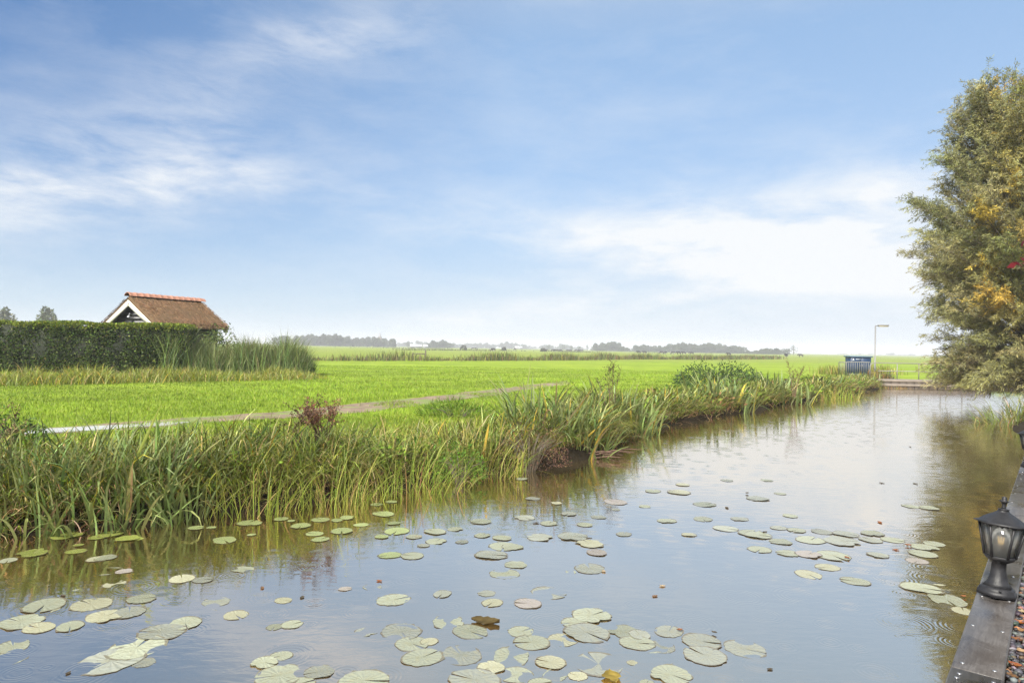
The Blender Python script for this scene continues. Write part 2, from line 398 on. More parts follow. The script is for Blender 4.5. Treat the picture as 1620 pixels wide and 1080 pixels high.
pn = [(-260, 716), (-100, 700), (75, 686), (200, 679), (330, 670), (450, 662), (600, 650), (700, 637), (800, 623), (900, 609)]
pf = [(-260, 700), (-100, 686), (75, 676), (200, 668), (330, 659), (450, 650), (600, 636), (700, 625), (800, 614), (900, 602)]
def poly_at(pts, z, n, wob, seed):
    P = np.array([px(u, v, z)[:2] for u, v in pts]); d = np.concatenate([[0], np.cumsum(np.hypot(*np.diff(P, axis=0).T))])
    q = np.linspace(0, d[-1], n); A = np.stack([np.interp(q, d, P[:, 0]), np.interp(q, d, P[:, 1])], -1)
    A += AN * (wob * fbm2(q, 0 * q, 1.6, seed))[:, None]; return A
NP = 160
A_ = poly_at(pn, 0.39, NP, 0.14, 1); B_ = poly_at(pf, 0.39, NP, 0.16, 2)
k_ = np.linspace(0, 1, 7)
PP = A_[:, None, :] * (1 - k_)[None, :, None] + B_[:, None, :] * k_[None, :, None]
pz = ground_z(PP[..., 0], PP[..., 1]) + 0.006
pid = np.arange(NP * 7).reshape(NP, 7)
PF = np.stack([pid[:-1, :-1], pid[1:, :-1], pid[1:, 1:], pid[:-1, 1:]], -1).reshape(-1, 4)
pm, t, b = new_mat('mud'); co = coords(t)
mc = ramp_n(t, noise_n(t, co, 2.2, 7, 0.7), [(0.3, (0.075, 0.054, 0.036)), (0.5, (0.165, 0.118, 0.078)), (0.7, (0.27, 0.205, 0.14))])
mc = mix_n(t, ramp_n(t, noise_n(t, co, 1.1, 5, 0.7, 0.5), [(0.49, 0.0), (0.57, 0.85)]), mc, (0.13, 0.19, 0.03))
t.links.new(mc, b.inputs['Base Color']); b.inputs['Roughness'].default_value = 0.85
bump(t, b, noise_n(t, co, 7, 6, 0.7), 0.8, 0.05)
tag(obj('mud_path', np.concatenate([PP, pz[..., None]], -1).reshape(-1, 3), [PF], pm, smooth=True), 'bare brown mud track along the meadow edge', None, None, 'structure')
un = [(30, 687), (75, 685), (180, 679), (260, 673), (300, 669)]; uf = [(30, 683), (75, 678.5), (180, 673), (260, 669), (300, 668)]
A_ = poly_at(un, 0.39, 60, 0.05, 4); B_ = poly_at(uf, 0.39, 60, 0.07, 6)
UU = np.stack([A_, (A_ + B_) / 2, B_], 1); uz = np.full(UU.shape[:2], 0.0) + ground_z(UU[..., 0], UU[..., 1]) + 0.012
uid = np.arange(180).reshape(60, 3)
um = simple('wet_track', (0.40, 0.39, 0.37), 0.22, var=0.25, scale=14, spec=0.9, bs=0.25)
tag(obj('puddle', np.concatenate([UU, uz[..., None]], -1).reshape(-1, 3), [np.stack([uid[:-1, :-1], uid[1:, :-1], uid[1:, 1:], uid[:-1, 1:]], -1).reshape(-1, 4)], um, smooth=True),
    'pale wet strip of standing water on the mud track', None, None, 'structure')

# ------------------------------------------------------------------ thatched shed
SHED_O = pd(206, 473.5, 32.0)          # apex of the near gable
rd = math.atan2(0.895, 0.446)        # ridge direction
shed = thing('thatched_shed', 'black boarded shed with brown thatched roof and red ridge tiles behind the hedge', 'shed', (SHED_O[0], SHED_O[1], 0.4), rd)
HA = SHED_O[2] - 0.4                 # local apex height; local x runs along the ridge, y to its left
RL, HW, RH = 3.85, 1.96, 1.24
THATCH, t, b = new_mat('thatch'); co = coords(t)
mp_ = t.nodes.new('ShaderNodeMapping'); mp_.inputs['Scale'].default_value = (9, 1.6, 2.2); t.links.new(co, mp_.inputs[0])
h1 = noise_n(t, mp_.outputs[0], 1.3, 8, 0.8); h2 = noise_n(t, co, 1.6, 5, 0.6)
tcol = ramp_n(t, h1, [(0.3, (0.060, 0.034, 0.019)), (0.5, (0.125, 0.074, 0.042)), (0.7, (0.19, 0.12, 0.07))])
tcol = mix_n(t, ramp_n(t, h2, [(0.35, 0.0), (0.7, 0.45)]), tcol, (0.09, 0.075, 0.04))
t.links.new(tcol, b.inputs['Base Color']); b.inputs['Roughness'].default_value = 0.95; b.inputs['Specular IOR Level'].default_value = 0.1
bump(t, b, h1, 1.0, 0.06)
TILE = simple('clay_tile', (0.25, 0.115, 0.075), 0.7, var=0.4, scale=7)
CREAM = simple('cream_paint', (0.72, 0.69, 0.60), 0.5, var=0.06)
BLACKW = simple('black_boards', (0.012, 0.012, 0.013), 0.45, var=0.4, scale=10)
def roof_slope(sgn):                 # thick thatch slab with rounded eave, slightly uneven surface
    nx, ny = 26, 16; V = []; th = 0.22
    xs = np.linspace(-0.12, RL + 0.12, nx); vs = np.linspace(0, 1, ny)
    for layer in (1, 0):
        for x in xs:
            for v in vs:
                sag = 0.06 * math.sin(math.pi * v)
                y = sgn * HW * v * 1.04; z = HA - RH * v * 1.04 - sag * 0.4
                if layer:
                    e = min(1, (1 - v) / 0.07); round_ = th * math.sqrt(max(0, 1 - (1 - e) ** 2))
                    ex = min(1, min(x + 0.12, RL + 0.12 - x) / 0.12 + 0.35)
                    z += round_ * ex + 0.018 * float(fbm2(np.array(x), np.array(y), 3.0, 12))
                V.append((x, y, z))
    F = []; n = nx * ny; w = lambda i, j, l: l * n + i * ny + j
    for i in range(nx - 1):
        for j in range(ny - 1):
            a = (w(i, j, 0), w(i + 1, j, 0), w(i + 1, j + 1, 0), w(i, j + 1, 0)); c = tuple(reversed([k + n for k in a]))
            F += [a, c] if sgn < 0 else [tuple(reversed(a)), tuple(reversed(c))]
    for i in range(nx - 1):
        for j in (0, ny - 1): F.append((w(i, j, 0), w(i + 1, j, 0), w(i + 1, j, 1), w(i, j, 1)))
    for j in range(ny - 1):
        for i in (0, nx - 1): F.append((w(i, j, 0), w(i, j + 1, 0), w(i, j + 1, 1), w(i, j, 1)))
    return obj('thatch', V, F, THATCH, shed, smooth=False)
for sg in (-1, 1):
    th_ = roof_slope(sg)
n = 5200
for sg in (-1, 1):                   # loose reed ends lying on the slope
    xx = rng.uniform(-.1, RL + .1, n); vv = rng.uniform(.04, 1, n); yy = sg * HW * vv * 1.04; zz = HA - RH * vv * 1.04 + .215 - .024 * np.sin(np.pi * vv) - np.clip((vv - .95) / .05, 0, 1) * .12
    D = np.stack([rng.normal(0, .12, n), np.full(n, sg * HW), -np.full(n, RH) + rng.normal(.10, .16, n)], -1)
    V, F, C = leaves(np.stack([xx, yy, zz], -1), D, rng.uniform(.12, .3, n), rng.uniform(.010, .022, n), palette(n, [(.15, .085, .046), (.19, .112, .064), (.10, .056, .03), (.24, .155, .09)], [3, 3, 1.4, 1], .14))
    tag(obj('reed_ends', V, [F], DRY, shed, C), None, None, None, 'stuff')
NT = 13
for i in range(NT):                  # half-round ridge tiles
    mb = MB(); x0 = -0.16 + i * (RL + 0.30) / NT; x1 = x0 + (RL + 0.30) / NT + 0.05
    V = []; F = []; n = 9
    for xx, rr in ((x0, 0.225), (x0 + 0.05, 0.235), (x1, 0.205)):
        for inn in (0, 0.03):
            for k in range(n):
                a = math.pi * (k / (n - 1)) * 0.86 + math.pi * 0.07; r_ = rr - inn
                V.append((xx, r_ * 1.0 * math.cos(a), HA + 0.115 + r_ * math.sin(a) * 0.98 + 0.004 * math.sin(i * 7)))
    for ring in range(2):
        o0, o1 = ring * 2 * n, (ring + 1) * 2 * n
        for k in range(n - 1):
            F.append((o0 + k, o1 + k, o1 + k + 1, o0 + k + 1)); F.append((o0 + n + k + 1, o1 + n + k + 1, o1 + n + k, o0 + n + k))
        for k in (0, n - 1): F.append((o0 + k, o0 + n + k, o1 + n + k, o1 + k))
    for o0 in (0, 4 * n):
        for k in range(n - 1): F.append((o0 + k, o0 + k + 1, o0 + n + k + 1, o0 + n + k))
    obj('ridge_tile', V, F, TILE, shed)
for sg in (-1, 1):                   # barge boards of both gables
    for xg in (-0.10, RL + 0.06):
        a = math.atan2(RH, HW); ln = math.hypot(RH, HW) * 1.0
        T = Matrix.Translation((xg, 0, HA - 0.02)) @ Matrix.Rotation(-sg * a if sg > 0 else a, 4, 'X')
        mb = MB(); mb.box((0, 0.0, -0.23), (0.045, ln, 0.0), T) if sg > 0 else mb.box((0, -ln, -0.23), (0.045, 0.0, 0.0), T)
        mb.build('barge_board', CREAM, shed)
WB = HW - 0.42; WX0, WX1 = 0.22, RL - 0.2
zt = HA - RH + 0.10
mb = MB(); mb.box((WX0 + .03, -WB + .03, 0), (WX1 - .03, WB - .03, zt)); mb.build('wall_core', BLACKW, shed)
nb = 12; bh = zt / nb
for k in range(nb):                  # overlapping weather boards
    for (lo, hi) in (((WX0, -WB - .02, k * bh + .008), (WX1, -WB + .03, (k + 1) * bh)), ((WX0, WB - .03, k * bh + .008), (WX1, WB + .02, (k + 1) * bh)), ((WX0 - .02, -WB, k * bh + .008), (WX0 + .03, WB, (k + 1) * bh)), ((WX1 - .03, -WB, k * bh + .008), (WX1 + .02, WB, (k + 1) * bh))):
        mb = MB(); mb.box(lo, hi); mb.build('weather_board', BLACKW, shed)
zz = zt
while zz < HA - 0.16:                # gable boards, narrowing to the apex
    z1 = min(zz + 0.19, HA - 0.10); y0 = (HA - .05 - zz) / RH * HW * .93; y1 = (HA - .05 - z1) / RH * HW * .93
    for xg, s_ in ((WX0, 1), (WX1, -1)):
        V = [(xg, -y0, zz + .012), (xg, y0, zz + .012), (xg, y1, z1), (xg, -y1, z1)]; V += [(x + s_ * .05, y, z) for x, y, z in V]
        V = [(x - (s_ * .03 if i in (0, 1) else 0), y, z) for i, (x, y, z) in enumerate(V)]
        obj('gable_board', V, [(0, 1, 2, 3), (7, 6, 5, 4), (0, 4, 5, 1), (1, 5, 6, 2), (2, 6, 7, 3), (3, 7, 4, 0)], BLACKW, shed)
    zz = z1
mb = MB(); mb.box((WX0 - .08, -.42, zt - .12), (WX0 - .02, .30, zt + 0.02)); mb.build('window_lintel', CREAM, shed)
mb = MB(); mb.tube([(WX0 - .06, 0.1, zt + .42), (WX0 - .16, .1, zt + .5), (WX0 - .2, .1, zt + .40)], .02); mb.lathe([(.02, .1), (.09, .0), (.10, -.02)], 10, (WX0 - .2, .1, zt + .32)); mb.build('gable_lamp', simple('grey_metal', (.3, .31, .33), .4, .6), shed)
mb = MB()
for k in range(4): mb.box((RL * .55, -HW * .97 - .0, HA - RH - .03 - .001 * k), (RL * .55 + .001, -HW * .97 + .001, HA - RH - .02))
mb = MB(); mb.tube([(-.1, -HW * .93, HA - RH - .03), (RL + .1, -HW * .93, HA - RH - .03)], .045, 8); mb.build('eave_batten', BLACKW, shed)

# ------------------------------------------------------------------ hedge
HY = 29.0
h0 = pd(-240, 507, HY); h1_ = pd(300, 512, HY + 0.6)
hl = math.hypot(*(h1_ - h0)[:2]); hdir = (h1_ - h0)[:2] / hl; hn = np.array([hdir[1], -hdir[0]])
hz1 = (h0[2] + h1_[2]) / 2
hedge = thing('clipped_hedge', 'long dark green clipped hedge with lighter top in front of the shed', 'hedge', (0, 0, 0))
def hp(a, d, z): return np.array([h0[0] + hdir[0] * a + hn[0] * d, h0[1] + hdir[1] * a + hn[1] * d, z])
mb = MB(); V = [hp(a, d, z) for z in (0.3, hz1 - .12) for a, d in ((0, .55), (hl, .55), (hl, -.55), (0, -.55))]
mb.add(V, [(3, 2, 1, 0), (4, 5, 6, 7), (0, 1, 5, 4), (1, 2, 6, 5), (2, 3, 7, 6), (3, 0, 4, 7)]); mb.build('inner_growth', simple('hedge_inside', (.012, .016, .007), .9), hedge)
n = 46000
a = rng.uniform(0, hl, n); face = rng.random(n)
top = face < .22; end = face > .97
z = np.where(top, hz1 - rng.exponential(.05, n), rng.uniform(.35, hz1, n)); dd = np.where(top, rng.uniform(-.65, .65, n), .62 - rng.exponential(.09, n))
a = np.where(end, hl + .1 - rng.exponential(.1, n), a); dd = np.where(end, rng.uniform(-.6, .6, n), dd)
dd = dd + .10 * fbm2(a, z, 2.2, 21); zz = z + .05 * fbm2(a, dd, 2.0, 22) * top
P = np.stack([h0[0] + hdir[0] * a + hn[0] * dd, h0[1] + hdir[1] * a + hn[1] * dd, zz], -1)
D = rng.normal(size=(n, 3)) * .7 + np.where(top[:, None], [0, 0, 1.0], [hn[0], hn[1], .1])
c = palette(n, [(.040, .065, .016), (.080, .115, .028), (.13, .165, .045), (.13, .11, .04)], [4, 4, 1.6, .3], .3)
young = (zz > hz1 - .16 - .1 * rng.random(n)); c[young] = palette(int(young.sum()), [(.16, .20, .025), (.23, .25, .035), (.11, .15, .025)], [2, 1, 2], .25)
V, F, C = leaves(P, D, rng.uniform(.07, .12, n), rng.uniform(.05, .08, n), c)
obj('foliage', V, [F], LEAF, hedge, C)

# ------------------------------------------------------------------ grass of the meadow and verge
def scatter_field(n, d0, d1, a0=-46, a1=44):
    d = d0 * (d1 / d0) ** rng.random(n); g = R(a0) + (R(a1) - R(a0)) * rng.random(n)
    return d * np.sin(g), d * np.cos(g), d
x, y, d = scatter_field(420000, 7.5, 48)
s_, t_ = x * AX[0] + y * AX[1], x * AN[0] + y * AN[1]
inl = tw(s_) - t_
def on_path(x, y):
    A = poly_at(pn, .39, 80, 0.14, 1); B = poly_at(pf, .39, 80, 0.16, 2)
    sa = A @ AX; ta = A @ AN; sb = B @ AX; tb = B @ AN
    s = x * AX[0] + y * AX[1]; t = x * AN[0] + y * AN[1]; o = np.argsort(sa); p = np.argsort(sb)
    return (t < np.interp(s, sa[o], ta[o]) ) & (t > np.interp(s, sb[p], tb[p])) & (s < sa.max())
ok = (inl > 1.6) & (~on_path(x, y) | (fbm2(x, y, 1.4, 71) > .42)) & (t_ < -3)
x, y, d = x[ok], y[ok], d[ok]; n = len(x)
sc = np.clip(d / 15, .7, 2.2)
patch = fbm2(x, y, .35, 31)
Lg = rng.uniform(.03, .085, n) * np.clip(1 + .5 * patch, .4, 1.7)
c = palette(n, [(.160, .240, .020), (.205, .280, .026), (.115, .175, .018), (.27, .27, .08)], [4, 3, 2, .5], .15) * (1 + .3 * patch + .28 * fbm2(x, y, 1.5, 32))[:, None]
V, F, C = blades(np.stack([x, y, ground_z(x, y) - .005], -1), Lg, .011 * sc, rng.uniform(0, 6.28, n), rng.uniform(.05, .5, n), rng.uniform(.2, 1.0, n), c, 2, .6)
tag(obj('meadow_grass', V, [F], BLADE, None, C), 'short bright green meadow grass', None, None, 'stuff')

tx, ty, td = scatter_field(900, 8.5, 38)
ins = tw(tx * AX[0] + ty * AX[1]) - (tx * AN[0] + ty * AN[1]); okk = (ins > 3.2) & (tx * AN[0] + ty * AN[1] < -4) & ~on_path(tx, ty) & (fbm2(tx, ty, .5, 55) > -.1); tx, ty = np.repeat(tx[okk], 16), np.repeat(ty[okk], 16)
n = len(tx); tx = tx + rng.normal(0, .05, n); ty = ty + rng.normal(0, .05, n)
V, F, C = blades(np.stack([tx, ty, ground_z(tx, ty) - .01], -1), rng.uniform(.06, .15, n), np.clip(np.hypot(tx, ty) / 14, .8, 2.2) * .010, rng.uniform(0, 6.28, n), rng.uniform(.1, .8, n), rng.uniform(.3, 1.3, n), palette(n, [(.10, .165, .016), (.13, .20, .02), (.20, .23, .05)], [3, 2, .6], .2), 3)
tag(obj('meadow_tufts', V, [F], BLADE, None, C), 'darker tussocks scattered over the meadow', None, None, 'stuff')

# ------------------------------------------------------------------ bank vegetation
def bank_points(n, s0, s1, d0, d1, pw=1.0):
    u = rng.random(n); dist0, dist1 = s0 + 6, s1 + 6
    s = dist0 * (dist1 / dist0) ** u - 6 if pw else s0 + (s1 - s0) * u
    dd = rng.uniform(d0, d1, n); t = tw(s) - dd
    x, y = wpt(s, t); return s, dd, x, y
def bank_blades(n, d0, d1, L0, L1, w0, w1, cols, wts, lean=(.05, .45), bend=(.3, 1.4), k=4, tip=.3, s0=-1.5, s1=45, jit=.22, thin=None, roll=.5, over=False):
    s, dd, x, y = bank_points(n, s0, s1, d0, d1)
    if thin is not None:
        keep = rng.random(n) < thin(s, dd); s, dd, x, y = s[keep], dd[keep], x[keep], y[keep]; n = len(s)
    dist = np.hypot(x, y); sc = np.clip(dist / 9, 1, 3.2)
    pt = fbm2(s, dd, .9, 41)
    Ln = rng.uniform(L0, L1, n) * np.clip(1 + .3 * pt, .6, 1.4)
    c = palette(n, cols, wts, jit)
    az_ = np.where(rng.random(n) < .55, math.atan2(AN[1], AN[0]) + rng.normal(0, .9, n), rng.uniform(0, 6.28, n))
    if over: az_ = math.atan2(AN[1], AN[0]) + rng.normal(0, .55, n)
    return blades(np.stack([x, y, np.maximum(ground_z(x, y), -.08) - .02], -1), Ln, rng.uniform(w0, w1, n) * sc, az_, rng.uniform(*lean, n), rng.uniform(*bend, n), c, k, roll, rng.random(n) * tip)
GREEN = (.140, .180, .024); YG = (.215, .245, .030); GREY = (.100, .140, .050); DK = (.060, .095, .018); STRAW = (.38, .29, .13); BROWN = (.16, .09, .045); GOLD = (.40, .29, .035); PALE = (.31, .33, .13)
def patchy(seed, cut, sc=.45):
    return lambda s, d: np.clip(.55 + (fbm2(s, d, sc, seed) - cut) * 1.8, .05, 1)
parts = [bank_blades(4500, .22, 1.2, .5, .85, .012, .020, [PALE, GREEN, YG, STRAW, GREY], [4, 3.5, 2.5, 1.8, 1.5], lean=(.25, .9), bend=(1.0, 2.4), k=6, tip=.5, thin=patchy(61, .0, .7), jit=.3),
         bank_blades(13000, .30, 1.6, .28, .58, .009, .015, [GREEN, YG, PALE, STRAW, GOLD, DK], [4.5, 4.5, 3, 1.7, .6, 2], bend=(.5, 2.3), lean=(.05, .8), jit=.36),
         bank_blades(14000, 1.3, 2.6, .14, .34, .008, .012, [GREEN, YG, PALE, STRAW], [4, 5, 2, .8], bend=(.4, 2.0), lean=(.05, .8), jit=.3),
         bank_blades(9000, .24, .9, .28, .58, .008, .015, [GREEN, DK, PALE, STRAW, BROWN], [4, 3, 2, 1.6, 1.2], bend=(.8, 2.6), lean=(.1, .9), jit=.38),
         bank_blades(7000, -.03, .5, .2, .5, .006, .012, [STRAW, BROWN, (.20, .12, .07), GREEN], [2, 3, 2, 1.0], lean=(.7, 1.5), bend=(.4, 1.6), jit=.4),
         bank_blades(8000, .02, .4, .16, .42, .009, .016, [GREEN, DK, YG, STRAW, BROWN], [4, 3, 2, 1.5, 1.5], bend=(.6, 2.2), lean=(.2, 1.1), jit=.36),
         bank_blades(11000, .10, .55, .25, .55, .008, .014, [GREEN, YG, PALE, DK, STRAW], [4, 3, 2, 1.5, 1.8], bend=(1.1, 2.3), lean=(.3, 1.0), jit=.34, over=True),
         bank_blades(6500, .22, 1.3, .40, .74, .016, .026, [GREY, GREEN, PALE, GOLD], [4, 4, 1.2, .4], bend=(.6, 2.4), thin=patchy(51, .1), jit=.32),
         bank_blades(18000, 2.2, 4.2, .05, .13, .006, .009, [YG, GREEN, (.17, .25, .022), STRAW], [4, 3, 3, .5])]
V, F, C = join(parts)
tag(obj('bank_grass', V, F, BLADE, None, C), 'dense tangle of tall grasses and dry stalks along the meadow bank', None, None, 'stuff')

# low broad leaved herbs between the grasses
sh_s, sh_d, hx, hy = bank_points(900, -1.5, 40, .12, 2.2)
keep = fbm2(sh_s, sh_d, .8, 99) > .05; hx, hy, sh_s = hx[keep], hy[keep], sh_s[keep]
P = []; Dd = []; Cc = []; Ln = []
for a_, b_, sv in zip(hx, hy, sh_s):
    k = 34; hh = random.uniform(.12, .38); sp_ = random.uniform(.08, .2); g0 = float(ground_z(np.array(a_), np.array(b_)))
    q = rng.normal(0, 1, (k, 3)) * [sp_, sp_, 0] + np.stack([np.zeros(k), np.zeros(k), rng.uniform(.02, hh, k)], -1)
    P.append(q + [a_, b_, g0]); Dd.append(q * [1, 1, .3] + rng.normal(0, .1, (k, 3)) + [0, 0, .05]); f_ = float(np.clip(math.hypot(a_, b_) / 9, 1, 2.6))
    Ln.append(rng.uniform(.03, .075, k) * f_); Cc.append(palette(1, [(.11, .18, .022), (.16, .22, .03), (.07, .12, .02), (.19, .11, .05)], [4, 3, 3, .8], .2)[0] * np.exp(rng.normal(0, .25, (k, 1))))
P = np.concatenate(P); Ln = np.concatenate(Ln); V, F, C = leaves(P, np.concatenate(Dd), Ln, Ln * .5, np.concatenate(Cc))
tag(obj('bank_herbs', V, [F], LEAF, None, C), 'low leafy herbs mixed among the bank grasses', None, None, 'stuff')

def clump(name, label, cat, u, v, n, rad, L0, L1, w0, w1, cols, wts, group=None, lean=(.02, .55), bend=(.2, 1.7), tip=.35, z=0.05, k=6, push=.0, mat=None):
    p = px(u, v, z); th = thing(name, label, cat, p, 0, group)
    r_ = rad * np.sqrt(rng.random(n)); g_ = rng.uniform(0, 6.28, n)
    bx, by = r_ * np.cos(g_) * 1.3, r_ * np.sin(g_)
    bz = np.maximum(ground_z(bx + p[0], by + p[1]), -.05) - p[2] - .02
    azz = g_ + rng.normal(0, .8, n)
    ln = rng.uniform(*lean, n) * (.4 + r_ / rad); bd = np.abs(rng.normal(0, 1, n)) * (bend[1] - bend[0]) * .75 + bend[0]; bd = np.minimum(bd, 2.9)
    V, F, C = blades(np.stack([bx, by, bz], -1), rng.uniform(L0, L1, n), rng.uniform(w0, w1, n), azz, ln, bd, palette(n, cols, wts, .2), k, .5, rng.random(n) * tip)
    obj('leafage', V, [F], mat or BLADE, th, C)['kind'] = 'stuff'; return th
IRIS = [(.135, .180, .058), (.105, .145, .042), (.21, .25, .10), (.38, .31, .05), (.32, .24, .12)]; IW = [4, 3, 2, .45, .35]
G1 = 'sword leaved iris clumps on the bank'
for (lab, u, v, n, rad, l0, l1) in [
    ('broad grey green iris clump at the far left end of the bank', 35, 826, 150, .42, .42, .74),
    ('large iris clump with arching blades above the twin floating pads', 165, 818, 220, .50, .45, .80),
    ('iris clump with one long yellow leaf bent into the water', 262, 810, 160, .40, .48, .84),
    ('tall upright iris clump behind the purple dried bush', 850, 716, 90, .42, .9, 1.4),
    ('spreading iris clump with a golden leaf beside the dead branch', 905, 716, 110, .5, .7, 1.15),
    ('wind combed silvery clump leaning over the little inlet', 985, 684, 130, .65, .7, 1.1),
    ('silvery clump halfway along the bank below the dark nettles', 1140, 648, 90, .8, .7, 1.1),
    ('grey green clump near the far end of the bank', 1230, 636, 80, .9, .7, 1.1)]:
    far = np.clip(px(u, v, 0)[1] / 10, 1, 2.4)
    clump('iris_clump', lab, 'plant', u, v, n, rad, l0, l1, .026 * far, .042 * far, IRIS, IW, G1)
SED = [(.14, .19, .028), (.20, .235, .04), (.29, .27, .08), (.36, .26, .12)]
for (lab, u, v, n, rad) in [('pale sedge tuft with arching blades above the first bare mud strip', 385, 800, 260, .45), ('bright green sedge tuft in front of the reddish dock', 520, 785, 300, .5), ('yellow green sedge tuft between the dock and the round green herb', 640, 768, 320, .6), ('golden sedge tuft left of the purple dried bush', 760, 745, 260, .5), ('dry gold tuft at the far bend of the bank', 1310, 628, 260, 1.0)]:
    far = np.clip(px(u, v, 0)[1] / 9, 1, 2.5)
    clump('sedge_tuft', lab, 'plant', u, v, n, rad, .45, .85, .008 * far, .013 * far, SED, [3, 3, 1.3, 1.0], 'sedge tufts on the bank', bend=(.5, 1.9), lean=(.05, .6))

def leafy(name, label, cat, p, rx, ry, h, n, size, cols, wts, group=None, asp=.55, mat=None, stems=14, spiky=0.0):
    th = thing(name, label, cat, p, 0, group)
    g_ = rng.uniform(0, 6.28, n); ph = np.arccos(rng.uniform(-.1, 1, n)); rr = 1 - np.abs(rng.normal(0, .22, n))
    P = np.stack([rx * rr * np.sin(ph) * np.cos(g_), ry * rr * np.sin(ph) * np.sin(g_), h * (.12 + .88 * np.clip(rr * np.cos(ph), 0, 1)) * (1 + .5 * fbm2(np.cos(g_) * 2 + p[0], np.sin(g_) * 2 + ph, 1.6, 9))], -1)
    D = np.stack([np.sin(ph) * np.cos(g_), np.sin(ph) * np.sin(g_), np.cos(ph) * .7 + spiky], -1) + rng.normal(0, .5, (n, 3))
    V, F, C = leaves(P, D, rng.uniform(.7, 1.3, n) * size, rng.uniform(.7, 1.2, n) * size * asp, palette(n, cols, wts, .28))
    obj('leafage', V, [F], mat or LEAF, th, C)['kind'] = 'stuff'
    mb = MB()
    for k in range(stems):
        a_ = random.uniform(0, 6.28); q = random.uniform(.3, .9)
        mb.tube([(.1 * rx * math.cos(a_), .1 * ry * math.sin(a_), -.05), (.5 * q * rx * math.cos(a_), .5 * q * ry * math.sin(a_), h * .5), (q * rx * math.cos(a_), q * ry * math.sin(a_), h * (.95 - .35 * q))], [.012, .008, .003], 4, False)
    mb.build('stem', BARK, th); return th
GRN = [(.045, .085, .016), (.075, .125, .025), (.10, .16, .035)]
PUR = [(.090, .050, .040), (.065, .042, .030), (.14, .075, .05), (.10, .09, .03)]
leafy('bramble_bush', 'dark leafy bramble bush at the near end of the pale wet strip', 'bush', px(15, 708, .4), .42, .4, .42, 900, .055, GRN, [3, 3, 1])
leafy('leafy_herb', 'round fresh green leafy herb at the water edge', 'plant', px(728, 762, .03), .36, .28, .42, 1100, .035, [(.075, .15, .02), (.11, .19, .03), (.05, .10, .015)], [3, 2, 2])
leafy('dried_bush', 'purple brown dried bush at the water edge below the tall iris', 'bush', px(838, 742, .03), .62, .42, .62, 2600, .030, PUR, [3, 3, 2, 1], asp=.35, mat=DRY, stems=30)
leafy('grass_mound', 'rounded dark green mound of leaves beside the mud track', 'plant', px(722, 660, .4), .8, .5, .27, 1500, .13, [(.09, .16, .018), (.13, .21, .025), (.20, .23, .05)], [2, 2, 1], asp=.10, spiky=.7)
leafy('nettle_patch', 'low dark green nettle patch beside the meadow on the far bank', 'plant', px(1140, 612, .4), 1.9, 1.0, .80, 3600, .11, [(.050, .085, .028), (.08, .12, .04), (.035, .06, .02)], [3, 2, 2], asp=.4)
leafy('orange_herb', 'small orange turning herb beside the purple dried bush', 'plant', px(808, 728, .12), .10, .1, .34, 200, .045, [(.40, .17, .03), (.30, .19, .03)], [2, 1], asp=.3, stems=5)

def dock(label, u, v, z, h, n, spread, cols, group='dried dock plants on the bank'):
    p = px(u, v, z); th = thing('dock_plant', label, 'plant', p, 0, group); mb = MB(); Pp = []
    for k in range(n):
        a_ = random.uniform(0, 6.28); r_ = spread * random.uniform(.2, 1); hh = h * random.uniform(.7, 1.05)
        P3 = [np.array((0.05 * math.cos(a_), .05 * math.sin(a_), -.05)), np.array((r_ * .45 * math.cos(a_), r_ * .45 * math.sin(a_), hh * .55)), np.array((r_ * math.cos(a_), r_ * math.sin(a_), hh))]
        mb.tube(P3, [.009, .006, .002], 5, False)
        for q in range(6):
            f = random.uniform(.55, .95); b0 = P3[1] + (P3[2] - P3[1]) * (f - .5) * 2
            e = b0 + np.array((random.gauss(0, .10), random.gauss(0, .10), random.uniform(.06, .2)))
            mb.tube([b0, e], [.003, .0015], 3, False)
            for w in range(22):
                ff = random.uniform(.1, 1.05); Pp.append(b0 + (e - b0) * ff + np.array([random.gauss(0, .012) for _ in range(3)]))
    mb.build('stem', simple('dock_stem', (.10, .055, .035), .8), th)
    Pp = np.array(Pp); nn = len(Pp)
    V, F, C = leaves(Pp, rng.normal(size=(nn, 3)), rng.uniform(.018, .032, nn), rng.uniform(.012, .02, nn), palette(nn, cols, [1] * len(cols), .25))
    obj('seed_head', V, [F], DRY, th, C)['kind'] = 'stuff'; return th
RED = [(.17, .075, .05), (.12, .055, .04), (.20, .11, .07)]
dock('rust brown dock in seed with a broad head in front of the mud track', 512, 722, .35, .66, 15, .55, RED)
dock('thin dark dock stem leaning beside the broad rust brown dock', 455, 735, .35, .75, 3, .45, [(.05, .03, .02), (.08, .05, .03)])
dock('dark upright dock spikes standing against the meadow', 965, 668, .35, 1.15, 5, .35, [(.04, .05, .02), (.07, .06, .03)])
dock('brown dock spikes beyond the dark nettle patch', 1255, 625, .4, 1.1, 6, .5, [(.10, .06, .035), (.07, .07, .03)])
dock('slender seeded stems at the far left of the bank', 20, 735, .35, .55, 4, .3, [(.20, .16, .07), (.13, .10, .05)])

